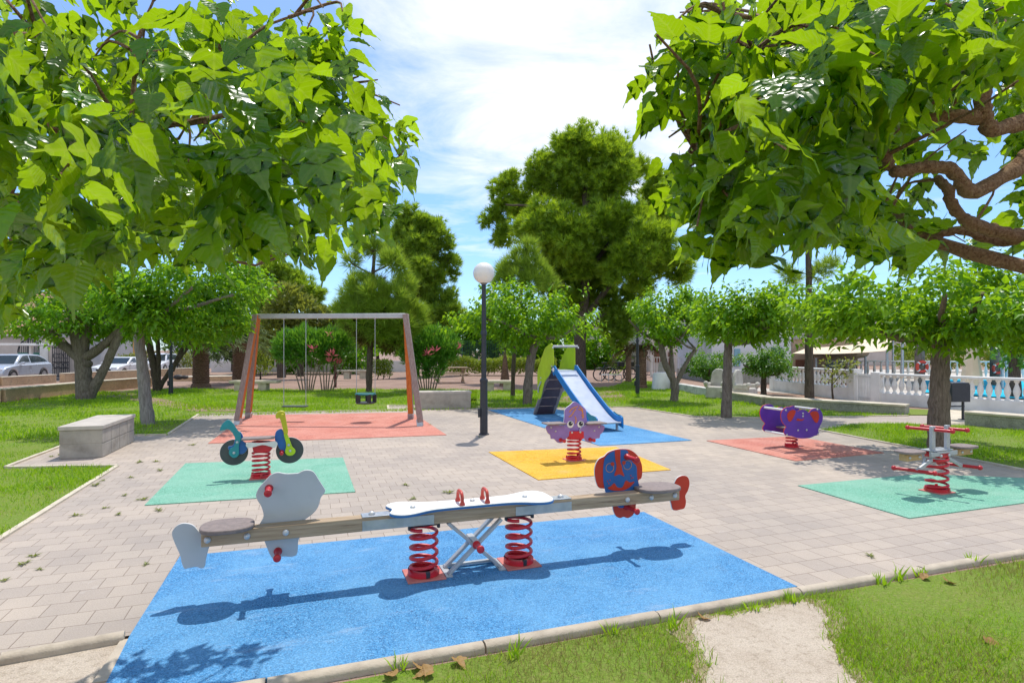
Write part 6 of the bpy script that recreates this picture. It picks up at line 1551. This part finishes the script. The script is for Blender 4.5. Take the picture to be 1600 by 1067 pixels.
# ------------------------------------------------------- sky, sun, camera
SUN_EL, SAZ = R(68.5), math.atan2(.19, 1.0)            # azimuth measured from +Y towards +X
w = bpy.data.worlds.new('World'); scene.world = w; w.use_nodes = True; nt = w.node_tree; nt.nodes.clear()
out = nt.nodes.new('ShaderNodeOutputWorld'); bg = N(nt, 'Background'); bg.inputs[1].default_value = .15; L(nt, bg.outputs[0], out.inputs[0])
sky = N(nt, 'TexSky', sky_type='NISHITA'); sky.sun_disc = False; sky.sun_elevation = SUN_EL; sky.sun_rotation = SAZ; sky.altitude = 10; sky.air_density = 1.0; sky.dust_density = .25; sky.ozone_density = 2.0
tc = N(nt, 'TexCoord'); sp = N(nt, 'SeparateXYZ'); L(nt, tc.outputs['Generated'], sp.inputs[0])
zc = N(nt, 'Math', operation='MAXIMUM'); L(nt, sp.outputs[2], zc.inputs[0]); zc.inputs[1].default_value = .04
dx = N(nt, 'Math', operation='DIVIDE'); L(nt, sp.outputs[0], dx.inputs[0]); L(nt, zc.outputs[0], dx.inputs[1])
dy = N(nt, 'Math', operation='DIVIDE'); L(nt, sp.outputs[1], dy.inputs[0]); L(nt, zc.outputs[0], dy.inputs[1])
cb = N(nt, 'CombineXYZ'); L(nt, dx.outputs[0], cb.inputs[0]); L(nt, dy.outputs[0], cb.inputs[1])
n1 = noise(nt, cb.outputs[0], 1.15, 9, .62, .5)
# the big bank of bright cloud lies ahead, slightly right and high
dt = N(nt, 'VectorMath', operation='DOT_PRODUCT'); L(nt, tc.outputs['Generated'], dt.inputs[0]); cd = Vector((.16, 1.0, .58)).normalized(); dt.inputs[1].default_value = cd
bank = N(nt, 'MapRange', i_1=.90, i_2=.985, i_3=-.16, i_4=.24); L(nt, dt.outputs['Value'], bank.inputs[0])
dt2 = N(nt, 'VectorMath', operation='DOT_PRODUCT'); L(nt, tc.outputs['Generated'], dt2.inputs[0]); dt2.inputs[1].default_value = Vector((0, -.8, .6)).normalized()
fill_bank = N(nt, 'MapRange', i_1=.3, i_2=.8, i_3=0.0, i_4=.34); L(nt, dt2.outputs['Value'], fill_bank.inputs[0])   # unseen bright cloud behind the camera, added to fill the shadows
ad0 = N(nt, 'Math', operation='ADD'); L(nt, n1, ad0.inputs[0]); L(nt, bank.outputs[0], ad0.inputs[1])
ad = N(nt, 'Math', operation='ADD'); L(nt, ad0.outputs[0], ad.inputs[0]); L(nt, fill_bank.outputs[0], ad.inputs[1])
cf = ramp(nt, ad.outputs[0], [(.42, (.03, .03, .03)), (.56, (.36, .36, .36)), (.76, (.93, .93, .93))])
cshade = ramp(nt, noise(nt, cb.outputs[0], 2.6, 8, .6, .3), [(.3, (5.2, 5.4, 5.8)), (.62, (6.1, 6.2, 6.3))])
low = ramp(nt, sp.outputs[2], [(.0, (.54, .72, .97)), (.25, (.66, .82, 1.03)), (.6, (.95, .99, 1.05))])
tint = mixc(nt, 1.0, sky.outputs[0], low, 'MULTIPLY')
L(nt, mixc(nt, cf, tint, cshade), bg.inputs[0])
sl_ = bpy.data.lights.new('sun', 'SUN'); sl_.energy = 3.1; sl_.angle = R(.55); sl_.color = (1, .955, .88)
so_ = bpy.data.objects.new('sun', sl_); COL.objects.link(so_)
sd_ = Vector((math.sin(SAZ) * math.cos(SUN_EL), math.cos(SAZ) * math.cos(SUN_EL), math.sin(SUN_EL)))
so_.rotation_euler = sd_.to_track_quat('Z', 'Y').to_euler(); so_.location = (0, 0, 30)
cam = bpy.data.cameras.new('camera'); co_ = bpy.data.objects.new('camera', cam); COL.objects.link(co_); scene.camera = co_
co_.location = (0, 0, H); co_.rotation_euler = (R(90), 0, 0); cam.sensor_width = 36; cam.lens = F / 1600 * 36; cam.shift_y = (HZ - 533.5) / 1600; cam.clip_end = 3000; cam.clip_start = .05
scene.view_settings.view_transform = 'Standard'; scene.view_settings.look = 'None'; scene.view_settings.exposure = 0.44; scene.view_settings.gamma = 1
try:
    scene.cycles.max_bounces = 8; scene.cycles.transparent_max_bounces = 4; scene.cycles.sample_clamp_indirect = 8; scene.cycles.use_denoising = True
except Exception: pass
